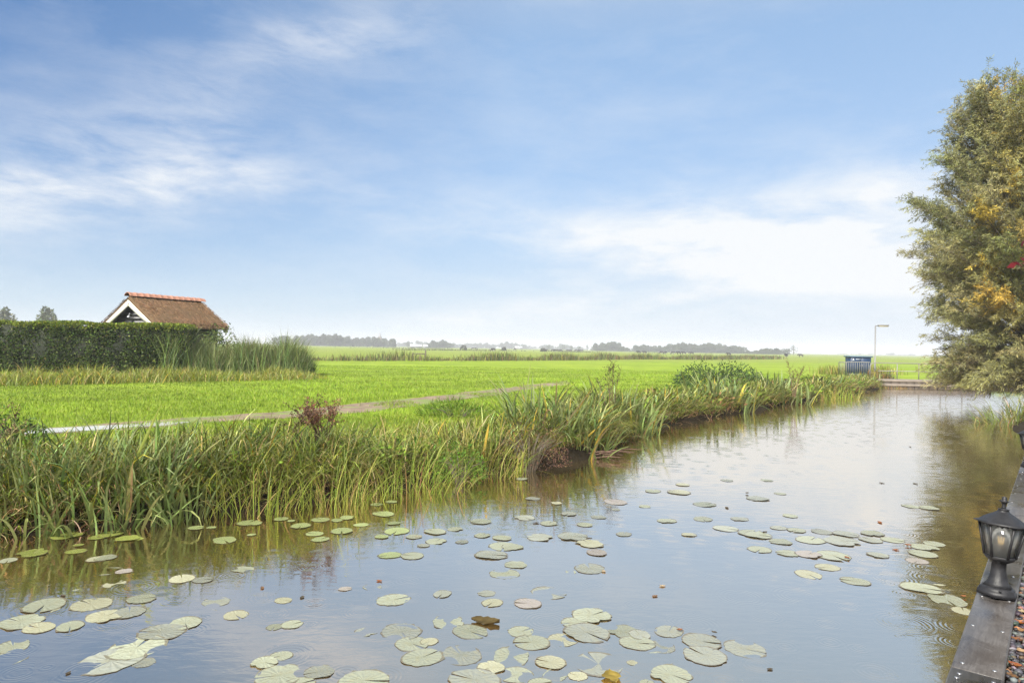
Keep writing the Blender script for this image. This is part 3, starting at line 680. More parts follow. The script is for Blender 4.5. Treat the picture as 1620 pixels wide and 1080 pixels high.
# the long yellow leaves and other single stalks that stand out
def single(label, P, w, colr, name='iris_leaf'):
    P = np.array(P); k = 10; q = np.linspace(0, 1, k + 1); A, B, Cc = P
    pts = ((1 - q) ** 2)[:, None] * A + (2 * q * (1 - q))[:, None] * B + (q ** 2)[:, None] * Cc
    side = np.array([RI[0], RI[1], 0.0]); V = []
    for i, p_ in enumerate(pts):
        ww = w * .5 * min(1, 4 * (1 - q[i]) + .04); 
        for sg, up in ((-1, 0), (0, .15), (1, 0)): V.append(p_ + side * ww * sg + np.array([0, -1, 0]) * ww * up * 3)
    F = [(i * 3 + j, i * 3 + j + 1, i * 3 + j + 4, i * 3 + j + 3) for i in range(k) for j in range(2)]
    tag(obj(name, V, F, BLADE, None, np.tile(np.array(colr), (len(V), 1))), label, 'leaf', 'single long leaves standing out of the bank')
def arc(u0, v0, u1, v1, u2, v2, Yd):
    a = px(u0, v0, 0.02); return [a, pd(u1, v1, Yd if Yd else a[1]), pd(u2, v2, Yd if Yd else a[1])]
single('yellow iris leaf bent down into the water below the bank', arc(243, 823, 236, 790, 222, 768, None), .035, (.33, .30, .04))
single('long olive iris leaf leaning to a tip above the wet strip', arc(170, 815, 215, 730, 256, 636, None), .034, (.17, .20, .04))
single('green iris leaf crossing behind the leaning olive leaf', arc(262, 780, 256, 710, 246, 655, 7.4), .034, (.10, .17, .035))
single('dark green pointed leaf curving right above the pale sedge tuft', arc(385, 760, 395, 705, 428, 668, 8.1), .035, (.06, .12, .03))
single('broad dark leaf slanting up towards the rust brown dock', arc(402, 760, 440, 715, 492, 668, 8.1), .030, (.06, .11, .03))
single('brown stalk standing upright before the mud track', arc(369, 740, 368, 700, 370, 652, 8.3), .014, (.24, .20, .06), 'grass_stalk')
single('pale pink stem arching into the water at the near bank', arc(20, 845, 30, 818, 38, 846, None), .012, (.36, .24, .18), 'grass_stalk')
single('pinkish stem arching over the yellow pads', arc(128, 842, 120, 815, 102, 824, None), .012, (.38, .27, .2), 'grass_stalk')
single('yellow iris leaf leaning out beside the spreading clump', arc(905, 722, 925, 690, 952, 672, None), .04, (.42, .30, .04))
single('golden upright leaf left of the purple dried bush', arc(760, 745, 768, 700, 774, 668, None), .035, (.40, .28, .05))

# dead branch and mud mat at the water
dp = px(950, 720, .03); br = thing('dead_branch', 'dead brown branch lying in the water at the bank tip', 'branch', dp)
mb = MB(); 
for k in range(9):
    a0_ = np.array([random.uniform(-.5, .2), random.uniform(-.2, .2), random.uniform(-.02, .06)]); e = a0_ + np.array([random.uniform(.3, .75), random.uniform(-.3, .1), random.uniform(-.03, .09)])
    mb.tube([a0_, (a0_ + e) / 2 + np.array([0, 0, random.uniform(0, .06)]), e], [.016, .011, .004], 5, False)
mb.build('twig', simple('dead_wood', (.085, .05, .035), .9, var=.4), br)

# ditch in front of the hedge and reeds beside the shed
def strip(P0, P1, n, wid, L0, L1, w0, w1, cols, wts, name, label, hprof=None, lean=(.02, .3), bend=(.1, .9), k=4, mat=None):
    P0, P1 = np.array(P0[:2]), np.array(P1[:2]); q = rng.random(n); dv = (P1 - P0) / np.linalg.norm(P1 - P0); nv = np.array([-dv[1], dv[0]])
    B = P0 + (P1 - P0) * q[:, None] + nv * (rng.normal(0, wid * .5, n))[:, None]
    hm = np.clip(1 + .28 * fbm2(B[:, 0], B[:, 1], 1.1, 77), .5, 1.5) * (hprof(q) if hprof else 1)
    V, F, C = blades(np.stack([B[:, 0], B[:, 1], ground_z(B[:, 0], B[:, 1]) - .02], -1), rng.uniform(L0, L1, n) * hm, rng.uniform(w0, w1, n), rng.uniform(0, 6.28, n), rng.uniform(*lean, n), rng.uniform(*bend, n), palette(n, cols, wts, .25), k, .6, rng.random(n) * .4)
    return tag(obj(name, V, [F], mat or BLADE, None, C), label, None, None, 'stuff')
strip(px(-200, 612, .4), px(500, 598, .4), 15000, 1.2, .3, .85, .012, .024, [YG, GOLD, GREEN, PALE, STRAW], [4, .9, 4, 2, .8], 'ditch_grass', 'yellow green rough grass in front of the hedge', hprof=lambda q: np.interp(q, [0, .6, .9, 1], [1, 1.0, .8, .5]) * (.75 + .25 * fbm2(q * 60, q, 1, 13)), lean=(.05, .75), bend=(.3, 2.0))
strip(px(262, 592, .4) + np.array([0, .6, 0]), px(492, 594, .4) + np.array([0, .2, 0]), 7500, 1.2, 1.5, 2.35, .018, .034, [(.09, .135, .045), (.14, .19, .06), (.19, .22, .085), (.24, .23, .12)], [3, 3, 2, .8], 'reed_bed', 'tall grey green reed bed beside the hedge end', hprof=lambda q: np.interp(q, [0, .15, .5, .8, .92, 1], [.85, .95, .92, .92, .78, .35]) * (.85 + .3 * fbm2(q * 25, q, 1, 17)), lean=(.02, .45), bend=(.1, 1.5), k=5)

leafy('elder_bush', 'dark green bush between the hedge end and the reed bed', 'bush', px(306, 593, .4) + np.array([0, 2.2, 0]), 1.35, .8, 1.75, 3800, .11, [(.06, .085, .022), (.095, .125, .035), (.14, .17, .05)], [3, 3, 1])

# rough ditch across the meadow
dl = [(-150, 566), (440, 571), (600, 571), (760, 571), (900, 570), (1000, 568.5), (1120, 569), (1230, 568)]
DP = [px(u, v, .36) for u, v in dl]; parts = []
for P0, P1 in zip(DP[:-1], DP[1:]):
    ln = np.linalg.norm((P1 - P0)[:2]); n = int(ln * 75)
    P0_, P1_ = P0[:2], P1[:2]; q = rng.random(n); B = P0_ + (P1_ - P0_) * q[:, None] + rng.normal(0, .8, (n, 2))
    hm = np.clip(1 + .5 * fbm2(B[:, 0], B[:, 1], .5, 88), .25, 1.7); sc = np.linalg.norm(B, axis=1) / 60
    parts.append(blades(np.stack([B[:, 0], B[:, 1], ground_z(B[:, 0], B[:, 1]) - .03], -1), rng.uniform(.3, .85, n) * hm, rng.uniform(.04, .09, n) * sc, rng.uniform(0, 6.28, n), rng.uniform(0, .35, n), rng.uniform(.1, 1, n), palette(n, [(.11, .13, .035), (.17, .16, .05), (.09, .07, .035), (.15, .11, .07), (.07, .10, .04)], [3, 3, 1.5, 1.2, 2], .3), 2, .6))
V, F, C = join(parts)
tag(obj('ditch_reeds', V, F, BLADE, None, C), 'rough brown green growth along the ditch across the meadow', None, None, 'stuff')
parts = []
for (u0, v0, u1, v1, dens, h) in [(380, 549.5, 700, 552.5, 30, .5), (640, 555, 900, 556.5, 20, .5), (880, 557.5, 1100, 560, 25, .5), (700, 551, 1000, 556, 14, .4)]:
    n = dens * 60; q = rng.random(n); B = np.array([px(u0 + (u1 - u0) * a_, v0 + (v1 - v0) * a_, .1) for a_ in q]); B[:, :2] += rng.normal(0, 3, (n, 2))
    keep = fbm2(B[:, 0], B[:, 1], .03, 91) > -.2; B = B[keep]; n = len(B); dist = np.hypot(B[:, 0], B[:, 1]); B[:, 2] = ground_z(B[:, 0], B[:, 1]) - .05
    parts.append(blades(B, rng.uniform(.3, 1.1, n) * h * 1.3, dist / 900 * rng.uniform(.6, 1.4, n), rng.uniform(0, 6.28, n), rng.uniform(0, .4, n), rng.uniform(0, .8, n), palette(n, [(.06, .08, .03), (.10, .12, .04), (.13, .11, .05)], [2, 2, 1], .25), 2))
V, F, C = join(parts)
tag(obj('far_ditch_scrub', V, F, BLADE, None, C), 'dark low scrub lines across the farther fields', None, None, 'stuff')

# ------------------------------------------------------------------ trees
def cloud(P0, rad, n, size, cols, wts, asp=.6, shell=.3):
    q = rng.normal(size=(n, 3)); q /= np.linalg.norm(q, axis=1, keepdims=True)
    rr = (1 - np.abs(rng.normal(0, shell, n)))[:, None]
    P = np.array(P0) + q * rr * np.array(rad)
    return leaves(P, q + rng.normal(0, .7, (n, 3)), rng.uniform(.6, 1.3, n) * size, rng.uniform(.6, 1.2, n) * size * asp, palette(n, cols, wts, .25))
FARG = [(.045, .065, .025), (.06, .08, .03), (.08, .095, .035)]
def far_tree(name, label, u, vb, vt, wpx, Yd, cols=FARG, group=None, n=420, narrow=False):
    b0 = pd(u, vb, Yd); gz = float(ground_z(np.array(b0[0]), np.array(b0[1]))); H = pd(u, vt, Yd)[2] - gz; Wd = wpx / 1080 * Yd
    th = thing(name, label, 'tree', (b0[0], b0[1], gz), 0, group)
    mb = MB(); mb.tube([(0, 0, -.2), (H * .02, 0, H * .35), (-H * .01, 0, H * .8)], [H * .035, H * .025, H * .008], 6); mb.build('trunk', BARK, th)
    parts = []; lob = 9 if not narrow else 5
    for k in range(lob):
        f = (k + .5) / lob; rr = Wd * .5 * (math.sin(math.pi * min(1, .18 + f * .82)) ** .7)
        cx, cy = (0, 0) if narrow else (random.uniform(-.55, .55) * rr, random.uniform(-.55, .55) * rr)
        parts.append(cloud((cx, cy, H * (.22 + .68 * f)), (rr * .72, rr * .72, H * .16), n // lob, max(H * .075, .12), cols, [2, 2, 1]))
    V, F, C = join(parts); obj('crown', V, F, LEAF, th, C); return th
def wood(name, label, lst, Yd, cols=FARG):
    parts = []; mb = []
    for (u, vb, vt, w) in lst:
        b0 = pd(u, vb, Yd * random.uniform(.97, 1.05)); gz = 0.05; H = pd(u, vt, Yd)[2] - gz; Wd = w / 1080 * Yd
        for k in range(6):
            f = (k + .5) / 6
            parts.append(cloud((b0[0] + random.uniform(-.3, .3) * Wd, b0[1] + random.uniform(-.3, .3) * Wd, gz + H * (.12 + .76 * f)), (Wd * .40 * math.sin(math.pi * (.25 + .68 * f)) + .2, Wd * .4, H * .19), 190, H * .13, cols, [2, 2, 1], .8))
    V, F, C = join(parts)
    return tag(obj(name, V, F, LEAF, None, C), label, None, None, 'stuff')
def row(u0, u1, tops, base0, slope=.0181, step=9):
    step = step * .7
    us = np.arange(u0, u1, step); tu = [a for a, b in tops]; tv = [b for a, b in tops]
    return [(u + random.uniform(-3, 3), base0 + slope * (u - u0), float(np.interp(u, tu, tv)) + random.uniform(-1.6, 1.4), random.uniform(11, 17)) for u in us]
wood('distant_wood', 'long hazy wood on the horizon beside the reed bed', row(440, 626, [(440, 533), (495, 530), (525, 530), (545, 532), (575, 534), (600, 535), (625, 536)], 545.5), 620)
wood('distant_wood', 'short hazy wood behind the white roofed barn', row(676, 716, [(676, 542), (690, 538), (700, 540), (716, 543)], 549.5), 640)
wood('distant_wood', 'pale very distant woods in the middle of the horizon', row(630, 930, [(630, 541), (660, 540), (700, 541), (720, 545), (750, 543), (790, 544), (800, 541), (820, 544), (850, 547), (900, 545), (930, 549)], 549.5, step=11), 1100)
wood('distant_wood', 'compact hazy wood right of the row of small round trees', row(940, 984, [(940, 546), (955, 542), (975, 542), (984, 545)], 555.5, step=7), 640)
wood('distant_wood', 'long hazy wood on the horizon above the dark nettles', row(984, 1180, [(984, 549), (1000, 549), (1018, 546), (1030, 547), (1045, 547), (1062, 545), (1085, 543), (1100, 546), (1115, 544), (1140, 545), (1165, 547), (1178, 549)], 556.2, step=8), 600)
wood('distant_wood', 'darker wood ending at the tall tree before the lamp post', row(1180, 1240, [(1180, 555), (1195, 554), (1212, 551), (1225, 551), (1240, 551)], 559.5, step=7), 520)
wood('distant_wood', 'very faint low woods beyond the lamp post', row(1270, 1500, [(1270, 560), (1400, 560), (1410, 559), (1450, 561), (1500, 561)], 563, step=12), 1300)
GT = 'separate trees on the horizon'
for lab, u, vb, vt, w, Yd in [('small round tree between the barn and the steeple wood', 646, 548, 540.5, 8, 600), ('round hazy tree left of the row of three small trees', 868, 554.5, 545, 12, 600), ('paler broad tree second in the row left of the compact wood', 890, 555, 544.5, 15, 640), ('leftmost of three small trees before the compact wood', 904, 555, 546, 7, 600), ('middle of three small trees before the compact wood', 917, 555, 547, 6, 600), ('rightmost of three small trees before the compact wood', 929, 555, 545.5, 6, 600), ('tall dark tree closing the wood left of the lamp post', 1255, 561.5, 546, 17, 480), ('bushy tree beside the tall dark tree before the lamp post', 1240, 561, 550, 16, 480)]:
    far_tree('horizon_tree', lab, u, vb, vt, w, Yd, group=GT)
bt2 = [(.11, .13, .06), (.15, .16, .08), (.09, .11, .05)]
bt = [(.075, .09, .045), (.10, .11, .055), (.06, .08, .04)]
far_tree('garden_tree', 'leafy tree showing above the hedge at the picture edge', 8, 520, 487, 40, 170, bt2, 'trees behind the hedge', 1500)
far_tree('garden_tree', 'round tree showing above the hedge left of the shed', 72, 520, 486, 40, 165, bt2, 'trees behind the hedge', 1500)
GB = 'lone dark bushes in the far fields'
for lab, u, vb, w, h, Yd in [('larger dark lone bush in the far field', 733, 554.2, 10, 7.5, 330), ('smaller dark lone bush right of the larger one', 797, 555.6, 7, 4.5, 330), ('flat dark bush at the edge of the cows', 860, 557.5, 9, 4, 300)]:
    p = pd(u, vb, Yd); p[2] = float(ground_z(np.array(p[0]), np.array(p[1])))
    leafy('lone_bush', lab, 'bush', p, w / 2160 * Yd, w / 2160 * Yd, h / 1080 * Yd, 500, .5, [(.05, .055, .03), (.07, .07, .04)], [1, 1], GB, stems=4)

# steeple and barns far off
HZM = simple('far_brick', (.16, .13, .11), .9); WHITE = simple('white_sheet', (.52, .53, .55), .5, var=.04); ROOFG = simple('grey_roof', (.25, .25, .26), .8)
p = pd(600.5, 545, 640); tw_ = thing('church_steeple', 'slim hazy steeple rising out of the long wood', 'steeple', (p[0], p[1], 0))
mb = MB(); mb.box((-1.7, -1.7, 0), (1.7, 1.7, 9.5)); mb.build('tower', HZM, tw_)
mb = MB(); mb.lathe([(2.0, 0), (1.3, 1.2), (.9, 2.0), (.25, 4.4), (.03, 5.4)], 8, (0, 0, 9.5)); mb.build('spire', ROOFG, tw_)
def barn(label, u, v, Yd, L_, Wd, eh, rh, roofm):
    p = pd(u, v, Yd); th = thing('barn', label, 'barn', (p[0], p[1], 0.0), 0.25, 'barns on the horizon')
    mb = MB(); mb.box((-L_ / 2, -Wd / 2, 0), (L_ / 2, Wd / 2, eh)); mb.build('wall', HZM, th)
    V = [(-L_ / 2 - .5, -Wd / 2 - .6, eh - .2), (L_ / 2 + .5, -Wd / 2 - .6, eh - .2), (L_ / 2 + .5, 0, eh + rh), (-L_ / 2 - .5, 0, eh + rh), (L_ / 2 + .5, Wd / 2 + .6, eh - .2), (-L_ / 2 - .5, Wd / 2 + .6, eh - .2)]
    V += [(x, y, z + .25) for x, y, z in V]
    obj('roof', V, [(0, 1, 2, 3), (3, 2, 4, 5), (7, 6, 9, 8), (8, 9, 11, 10), (0, 6, 7, 1), (4, 10, 11, 5), (0, 3, 9, 6), (3, 5, 11, 9), (1, 7, 8, 2), (2, 8, 10, 4)], roofm, th)
    mb = MB(); mb.box((-2, -Wd / 2 - .12, 0), (2, -Wd / 2 - .01, eh * .8)); mb.build('barn_door', ROOFG, th)
barn('barn with a wide white roof below the pale woods', 658, 547.5, 600, 9.5, 9, 1.6, 1.6, WHITE)
barn('small barn with pale roof left of the short hazy wood', 673, 547.8, 590, 3.2, 6, 1.8, 1.2, WHITE)
barn('low barn with grey white roof far out in the middle', 820, 551.6, 900, 9, 9, 2.2, 1.6, WHITE)

# old wooden gate posts in the ditch
fg = px(663, 570, .36); gp = thing('field_gate', 'weathered wooden gate with two posts on the far ditch', 'gate', fg)
GW = simple('old_wood', (.10, .085, .065), .9, var=.3)
for dx, h in ((-.65, .75), (.65, 1.05)):
    mb = MB(); mb.box((dx - .06, -.06, -.1), (dx + .06, .06, h), bev=.01); mb.build('post', GW, gp)
mb = MB(); mb.box((-.6, -.03, .62), (.6, .03, .72)); mb.build('rail', GW, gp)

# ------------------------------------------------------------------ cows
def make_cow():
    me = bpy.data.meshes.new('cow_skin'); V = [(0, 0, .95), (.55, 0, 1.0), (-.6, 0, .98), (.95, 0, 1.12), (1.3, 0, .85), (1.5, 0, .62), (-.85, 0, .9), (-.92, 0, .45)]
    E = [(0, 1), (0, 2), (1, 3), (3, 4), (4, 5), (2, 6), (6, 7)]; rad = [.36, .33, .33, .22, .15, .10, .08, .03]
    for sx, root in ((.55, 1), (-.6, 2)):
        for sy in (-.2, .2):
            i = len(V); V += [(sx, sy, .5), (sx - .04, sy, .02)]; rad += [.11, .06]; E += [(root, i), (i, i + 1)]
    me.from_pydata(V, E, []); o = bpy.data.objects.new('tmp', me); COL.objects.link(o)
    md = o.modifiers.new('skin', 'SKIN'); 
    for v_, r_ in zip(me.skin_vertices[0].data, rad): v_.radius = (r_, r_)
    me.skin_vertices[0].data[0].use_root = True
    dg = bpy.context.evaluated_depsgraph_get(); out = bpy.data.meshes.new_from_object(o.evaluated_get(dg)); bpy.data.objects.remove(o); out.name = 'cow'; return out
cm, t, b = new_mat('cow_hide'); nzz = noise_n(t, coords(t), 1.3, 3)
t.links.new(ramp_n(t, nzz, [(.52, (.012, .011, .010)), (.56, (.35, .33, .30))]), b.inputs['Base Color']); b.inputs['Roughness'].default_value = .7
COW = make_cow(); COW.materials.clear(); COW.materials.append(cm)
cows = [('lone dark cow in front of the long wood beside the reed bed', 559, 549), ('second lone dark cow below the steeple', 581, 549.4), ('cow right beside the larger lone bush', 747, 554.2), ('black cow standing clear right of the larger lone bush', 753.5, 554), ('cow between the two lone bushes, farther back', 782, 554.6), ('cow between the two lone bushes, nearer the ditch', 778, 557.6), ('broad dark cow right of the smaller lone bush', 814, 555),
        ('first cow of the far row under the round hazy trees', 863.5, 556.8), ('second cow of the far row, close beside the third', 873.5, 557), ('third cow of the far row, close beside the second', 876.8, 557), ('fourth cow of the far row', 882.6, 557), ('fifth cow of the far row', 887.5, 557.2), ('sixth cow of the far row below the three small trees', 899, 557.6), ('seventh cow of the far row below the three small trees', 903, 557.6), ('eighth cow of the far row', 910, 557.8), ('ninth cow of the far row', 915, 557.8), ('last cow of the far row', 919, 557.8),
        ('black cow with a white patch, left of a pair beyond the ditch', 1010.5, 561), ('black cow, right of a pair beyond the ditch', 1020, 561), ('left cow of a close pair under the long wood', 1045, 561.4), ('right cow of a close pair under the long wood', 1051, 561.4), ('cow alone right of the close pair', 1063.5, 562), ('cow in front of the tallest part of the long wood', 1074, 562.6), ('cow grazing just past the tallest part of the long wood', 1082, 562.6), ('small cow before the white speck in the field', 1094, 562.8), ('lone cow under the right end of the long wood', 1153, 564), ('cow left of two near the tall dark tree', 1244, 566), ('cow right of two near the tall dark tree', 1267, 566.4)]
for lab, u, v in cows:
    hor = 550.1 + .0181 * (u - 810); Yd = np.clip(1.74 * 1080 / max(v - hor, 3.0), 200, 520); p = pd(u, v, Yd)
    o = link('cow', COW, None, (p[0], p[1], float(ground_z(np.array(p[0]), np.array(p[1])))), random.choice((0, math.pi)) + random.uniform(-.7, .7)); s_ = .85; o.scale = (s_, s_, s_)
    tag(o, lab, 'cow', 'cows grazing in the far fields')

# ------------------------------------------------------------------ willows on the right bank
def willow(name, label, s, t, env, lean_to, nb, nsh, cols, wts, leafL, ycut=None, seed=1, lpn=22):
    rs = np.random.default_rng(seed); x, y = wpt(s, t); gz = float(ground_z(np.array(x), np.array(y)))
    th = thing(name, label, 'tree', (x, y, gz)); H = env[-1][0]
    hs = [a for a, b_ in env]; rsd = [b_ for a, b_ in env]
    def axis(h): f = h / H; return np.array([lean_to[0] * f ** .8, lean_to[1] * f ** .8, h])
    mb = MB(); mb.tube([axis(h) + np.array([.1 * math.sin(h), .1 * math.cos(h * 1.3), -.3 if h == 0 else 0]) for h in np.linspace(0, H * .85, 12)], list(np.linspace(.24, .03, 12)), 8); mb.build('trunk', BARK, th)
    P = []; D = []; lc = []; tw2 = MB()
    for bi in range(nb + 70):
        h = rs.uniform(.25, 1.3) if bi >= nb else rs.uniform(.03, .99) * H if bi % 5 else rs.uniform(.05, .5) * H; g_ = rs.uniform(0, 6.28); r_ = np.interp(h, hs, rsd) * rs.uniform(.72, 1.06)
        tip = axis(h) + np.array([r_ * math.cos(g_), r_ * math.sin(g_), 0]); h0_ = max(.2, h * .55 - .1); root = axis(h0_)
        mid = (root + tip) / 2 + np.array([0, 0, .35 * r_ * rs.uniform(.2, 1)])
        if h < 2.2: tip[2] = max(tip[2] - .2, .05 - gz + .05)
        q = np.linspace(0, 1, 9)[:, None]; curve = (1 - q) ** 2 * root + 2 * q * (1 - q) * mid + q * q * tip
        mbb = MB(); mbb.tube(curve, list(np.linspace(.035 + .02 * (1 - h / H), .006, 9)), 5, False)
        if bi < 26: mbb.build('limb', BARK, th)
        else: tw2.add(mbb.V, mbb.F)
        bc = palette(1, cols, wts, .12)[0]
        if ycut is not None and ycut(tip + np.array([x, y, gz])): bc = palette(1, [(.40, .29, .055), (.33, .26, .06), (.25, .22, .07)], [1, 2, 2.4], .14)[0]
        for k in range(nsh):
            f = rs.uniform(.30, 1.0) ** .8; base_ = (1 - f) ** 2 * root + 2 * f * (1 - f) * mid + f * f * tip
            out = tip - root; out = out / (np.linalg.norm(out) + 1e-6); dr = out * .8 + np.array([0, 0, .55]) + rs.normal(0, .55, 3); dr /= np.linalg.norm(dr); ln = rs.uniform(.35, .95)
            e1 = base_ + dr * ln * .6; e2 = e1 + (dr * .8 + np.array([0, 0, -.55])) * ln * .45
            if gz + e2[2] < .06: continue
            tw2.tube([base_, e1, e2], [.006, .004, .002], 3, False)
            ff = rs.uniform(.1, 1, lpn)[:, None]; pp = np.where(ff < .55, base_ + (e1 - base_) * ff / .55, e1 + (e2 - e1) * (ff - .55) / .45) + rs.normal(0, .03, (lpn, 3))
            dd = dr * .75 + rs.normal(0, .34, (lpn, 3)) + np.array([0, 0, -.55]); P.append(pp); D.append(dd); lc.append(np.tile(bc * math.exp(rs.normal(0, .12)), (lpn, 1)))
    P = np.concatenate(P); D = np.concatenate(D); lc = np.concatenate(lc); n = len(P)
    lc = lc * np.exp(rng.normal(0, .24, (n, 1))); sil = rng.random(n) < .16; lc[sil] = lc[sil] * .5 + np.array([.12, .14, .10])
    V, F, C = leaves(P, D, rng.uniform(.7, 1.35, n) * leafL, rng.uniform(.8, 1.2, n) * leafL * .155, lc)
    obj('crown', V, [F], LEAF, th, C)
    tag(obj('twig_growth', tw2.V, tw2.F, BARK, th), None, None, None, 'stuff'); return th
WG = [(.205, .198, .074), (.27, .255, .11), (.145, .145, .052)]
yel = lambda p: (lambda u_, v_: (u_ > 1535 and 330 < v_ < 540 and random.random() < .62) or (u_ > 1580 and v_ < 330 and random.random() < .55))(*proj(p))
def proj(p):
    d = np.asarray(p) - EYE; z = d @ FW; return 810 + 1080 * (d @ RI) / z, 540 - 1080 * (d @ UP) / z
willow('willow_tree', 'grey green willow leaning over the canal at the right bank', 31.2, -.12, [(0, 3.3), (1, 3.5), (2.5, 3.2), (4, 3.5), (5.5, 3.7), (6.5, 3.6), (7.5, 3.0), (8.5, 2.6), (9.6, 2.1), (10.8, 1.4), (11.4, .6)], (-2.0, -.2), 400, 38, WG, [2, 2, 1], .125, yel, 5, 36)
willow('yellowing_willow', 'taller yellowing willow behind the grey green one', 33.5, 2.2, [(0, 2.0), (2, 2.8), (5, 3.6), (8, 3.6), (11, 2.7), (13, 1.7), (14.6, .5)], (-1.2, 0), 200, 30, [(.20, .19, .065), (.28, .23, .06), (.165, .16, .058)], [2, .5, 2.6], .13, None, 8, 32)
clump('sedge_tuft', 'pale green tuft spilling from the right bank under the willow', 'plant', 1622, 668, 420, .9, .5, 1.0, .016, .028, [(.16, .20, .05), (.20, .21, .08), (.10, .14, .03), (.30, .20, .08)], [3, 2, 2, 1], 'sedge tufts on the bank', lean=(.2, .9), bend=(.3, 1.3), z=.05)

# ------------------------------------------------------------------ dam, railing, cabinet, lamp post
CONC = simple('concrete', (.15, .13, .11), .85, var=.25, scale=4, bs=.4); PILE = simple('piling', (.065, .052, .043), .85, var=.4, scale=5, bs=.5)
GALV = simple('galvanised', (.17, .17, .17), .5, .3, var=.12); PALEW = simple('pale_rail', (.17, .165, .15), .7, var=.15)
a0 = px(1392, 600, .45); a1 = px(1560, 603, .45); dv = (a1 - a0)[:2]; dlen = np.linalg.norm(dv); drz = math.atan2(dv[1], dv[0])
dam = thing('canal_dam', 'low concrete dam with dark piling closing the far end of the canal', 'dam', (a0[0], a0[1], 0), drz)
mb = MB(); mb.box((-.6, 0, .33), (dlen, 1.1, .46), bev=.02); mb.build('deck_slab', CONC, dam)
mb = MB(); mb.box((-.6, -.03, .10), (dlen, .02, .22), bev=.01); mb.build('waling_beam', CONC, dam)
mb = MB(); mb.box((-.6, .12, -.4), (dlen, 1.0, .325)); mb.build('core_wall', PILE, dam)
x0 = -.6
while x0 < dlen:
    mb = MB(); mb.box((x0 + .012, .03, -.4), (x0 + .40, .11, .32), bev=.012); mb.build('pile_board', PILE, dam); x0 += .42
rl = thing('bridge_railing', 'pale two bar railing along the dam at the canal end', 'railing', (a0[0], a0[1], .46), drz)
for xx in (1.25, 2.45, 3.65, 4.85):
    mb = MB(); mb.tube([(xx, .55, -.01), (xx, .55, .86)], .025, 8); mb.build('post', PALEW, rl)
mb = MB(); mb.tube([(-.25, .55, -.05), (-.25, .55, .72), (-.15, .55, .84), (.0, .55, .875), (dlen, .55, .875)], .026, 8); mb.build('top_rail', PALEW, rl)
mb = MB(); mb.tube([(.2, .55, .44), (dlen, .55, .44)], .022, 8); mb.build('middle_rail', PALEW, rl)

BLUE = simple('blue_paint', (.008, .026, .070), .4, var=.15, scale=3); BLUE2 = simple('lid_paint', (.09, .14, .21), .4, var=.1)
CY = 43.0; c0 = pd(1345.5, 590, CY); c1 = pd(1378, 590, CY); cw = c1[0] - c0[0]; cz = float(ground_z(np.array(c0[0]), np.array(c0[1]))); ct = pd(1360, 565, CY)[2] - cz
cab = thing('blue_cabinet', 'dark blue metal pump cabinet beside the lamp post', 'cabinet', (c0[0], c0[1], cz))
mb = MB(); mb.box((0, 0, 0), (cw, .7, ct), bev=.015); mb.build('body', BLUE, cab)
for k in range(2):
    mb = MB(); mb.box((.03 + k * cw / 2, -.022, .08), (cw / 2 - .02 + k * cw / 2, -.002, ct - .05), bev=.006); d_ = mb.build('door', BLUE, cab)
    mb = MB(); mb.box((cw / 2 - .10 if k == 0 else cw / 2 + .05, -.05, ct * .5), (cw / 2 - .06 if k == 0 else cw / 2 + .09, -.024, ct * .5 + .12)); mb.build('handle', GALV, d_)
mb = MB(); mb.box((-.07, -.08, ct + .002), (cw + .07, .78, ct + .09), bev=.02); mb.build('lid', BLUE2, cab)
mb = MB(); mb.add([(.10, -.027, ct - .20), (.24, -.027, ct - .20), (.17, -.027, ct - .07), (.10, -.0225, ct - .20), (.24, -.0225, ct - .20), (.17, -.0225, ct - .07)], [(0, 1, 2), (5, 4, 3), (0, 3, 4, 1), (1, 4, 5, 2), (2, 5, 3, 0)]); mb.build('sign_plate', WHITE, cab)
mb = MB(); mb.box((.32, -.027, ct - .14), (.62, -.0225, ct - .11)); mb.build('name_strip', WHITE, cab)
gb = thing('guard_rail', 'pale barred guard rail standing round the blue cabinet', 'railing', (pd(1339, 590, CY - .5)[0], CY - .5, cz))
gw = pd(1377, 590, CY - .5)[0] - pd(1339, 590, CY - .5)[0]; gh = pd(1360, 572.5, CY - .5)[2] - cz
mb = MB(); mb.tube([(0, 0, 0), (0, 0, gh - .06), (.05, 0, gh), (gw - .05, 0, gh), (gw, 0, gh - .06), (gw, 0, 0)], .028, 8); mb.build('frame', PALEW, gb)
mb = MB(); mb.tube([(0, 0, .12), (gw, 0, .12)], .02, 6); mb.build('bottom_rail', PALEW, gb)
for k in range(1, 11):
    mb = MB(); mb.tube([(gw * k / 11, 0, .12), (gw * k / 11, 0, gh)], .017, 6); mb.build('bar', PALEW, gb)
mb = MB(); mb.tube([(0, .03, gh - .03), (-.02, .9, gh - .03), (-.02, .95, gh - .1), (-.02, .95, 0)], .026, 8); mb.build('side_frame', PALEW, gb)
for k in range(1, 5):
    mb = MB(); mb.tube([(-.01, .95 * k / 5, .05), (-.01, .95 * k / 5, gh - .03)], .015, 6); mb.build('bar', PALEW, gb)
LY = 41.5; lb = pd(1384, 592, LY); lz = float(ground_z(np.array(lb[0]), np.array(lb[1]))); lt = pd(1384, 515, LY)[2] - lz
lp = thing('lamp_post', 'slim galvanised lamp post with one flat horizontal lamp beside the blue cabinet', 'lamp post', (lb[0], lb[1], lz))
mb = MB(); mb.tube([(0, 0, -.1), (0, 0, .9), (0, 0, .92), (0, 0, lt)], [.055, .055, .042, .038], 10); mb.build('pole', GALV, lp)
mb = MB(); mb.tube([(-.02, 0, lt - .02), (.18, 0, lt + .0)], .028, 8); mb.build('arm', GALV, lp)
LAMPM = simple('lamp_cover', (.40, .34, .22), .5, var=.1)
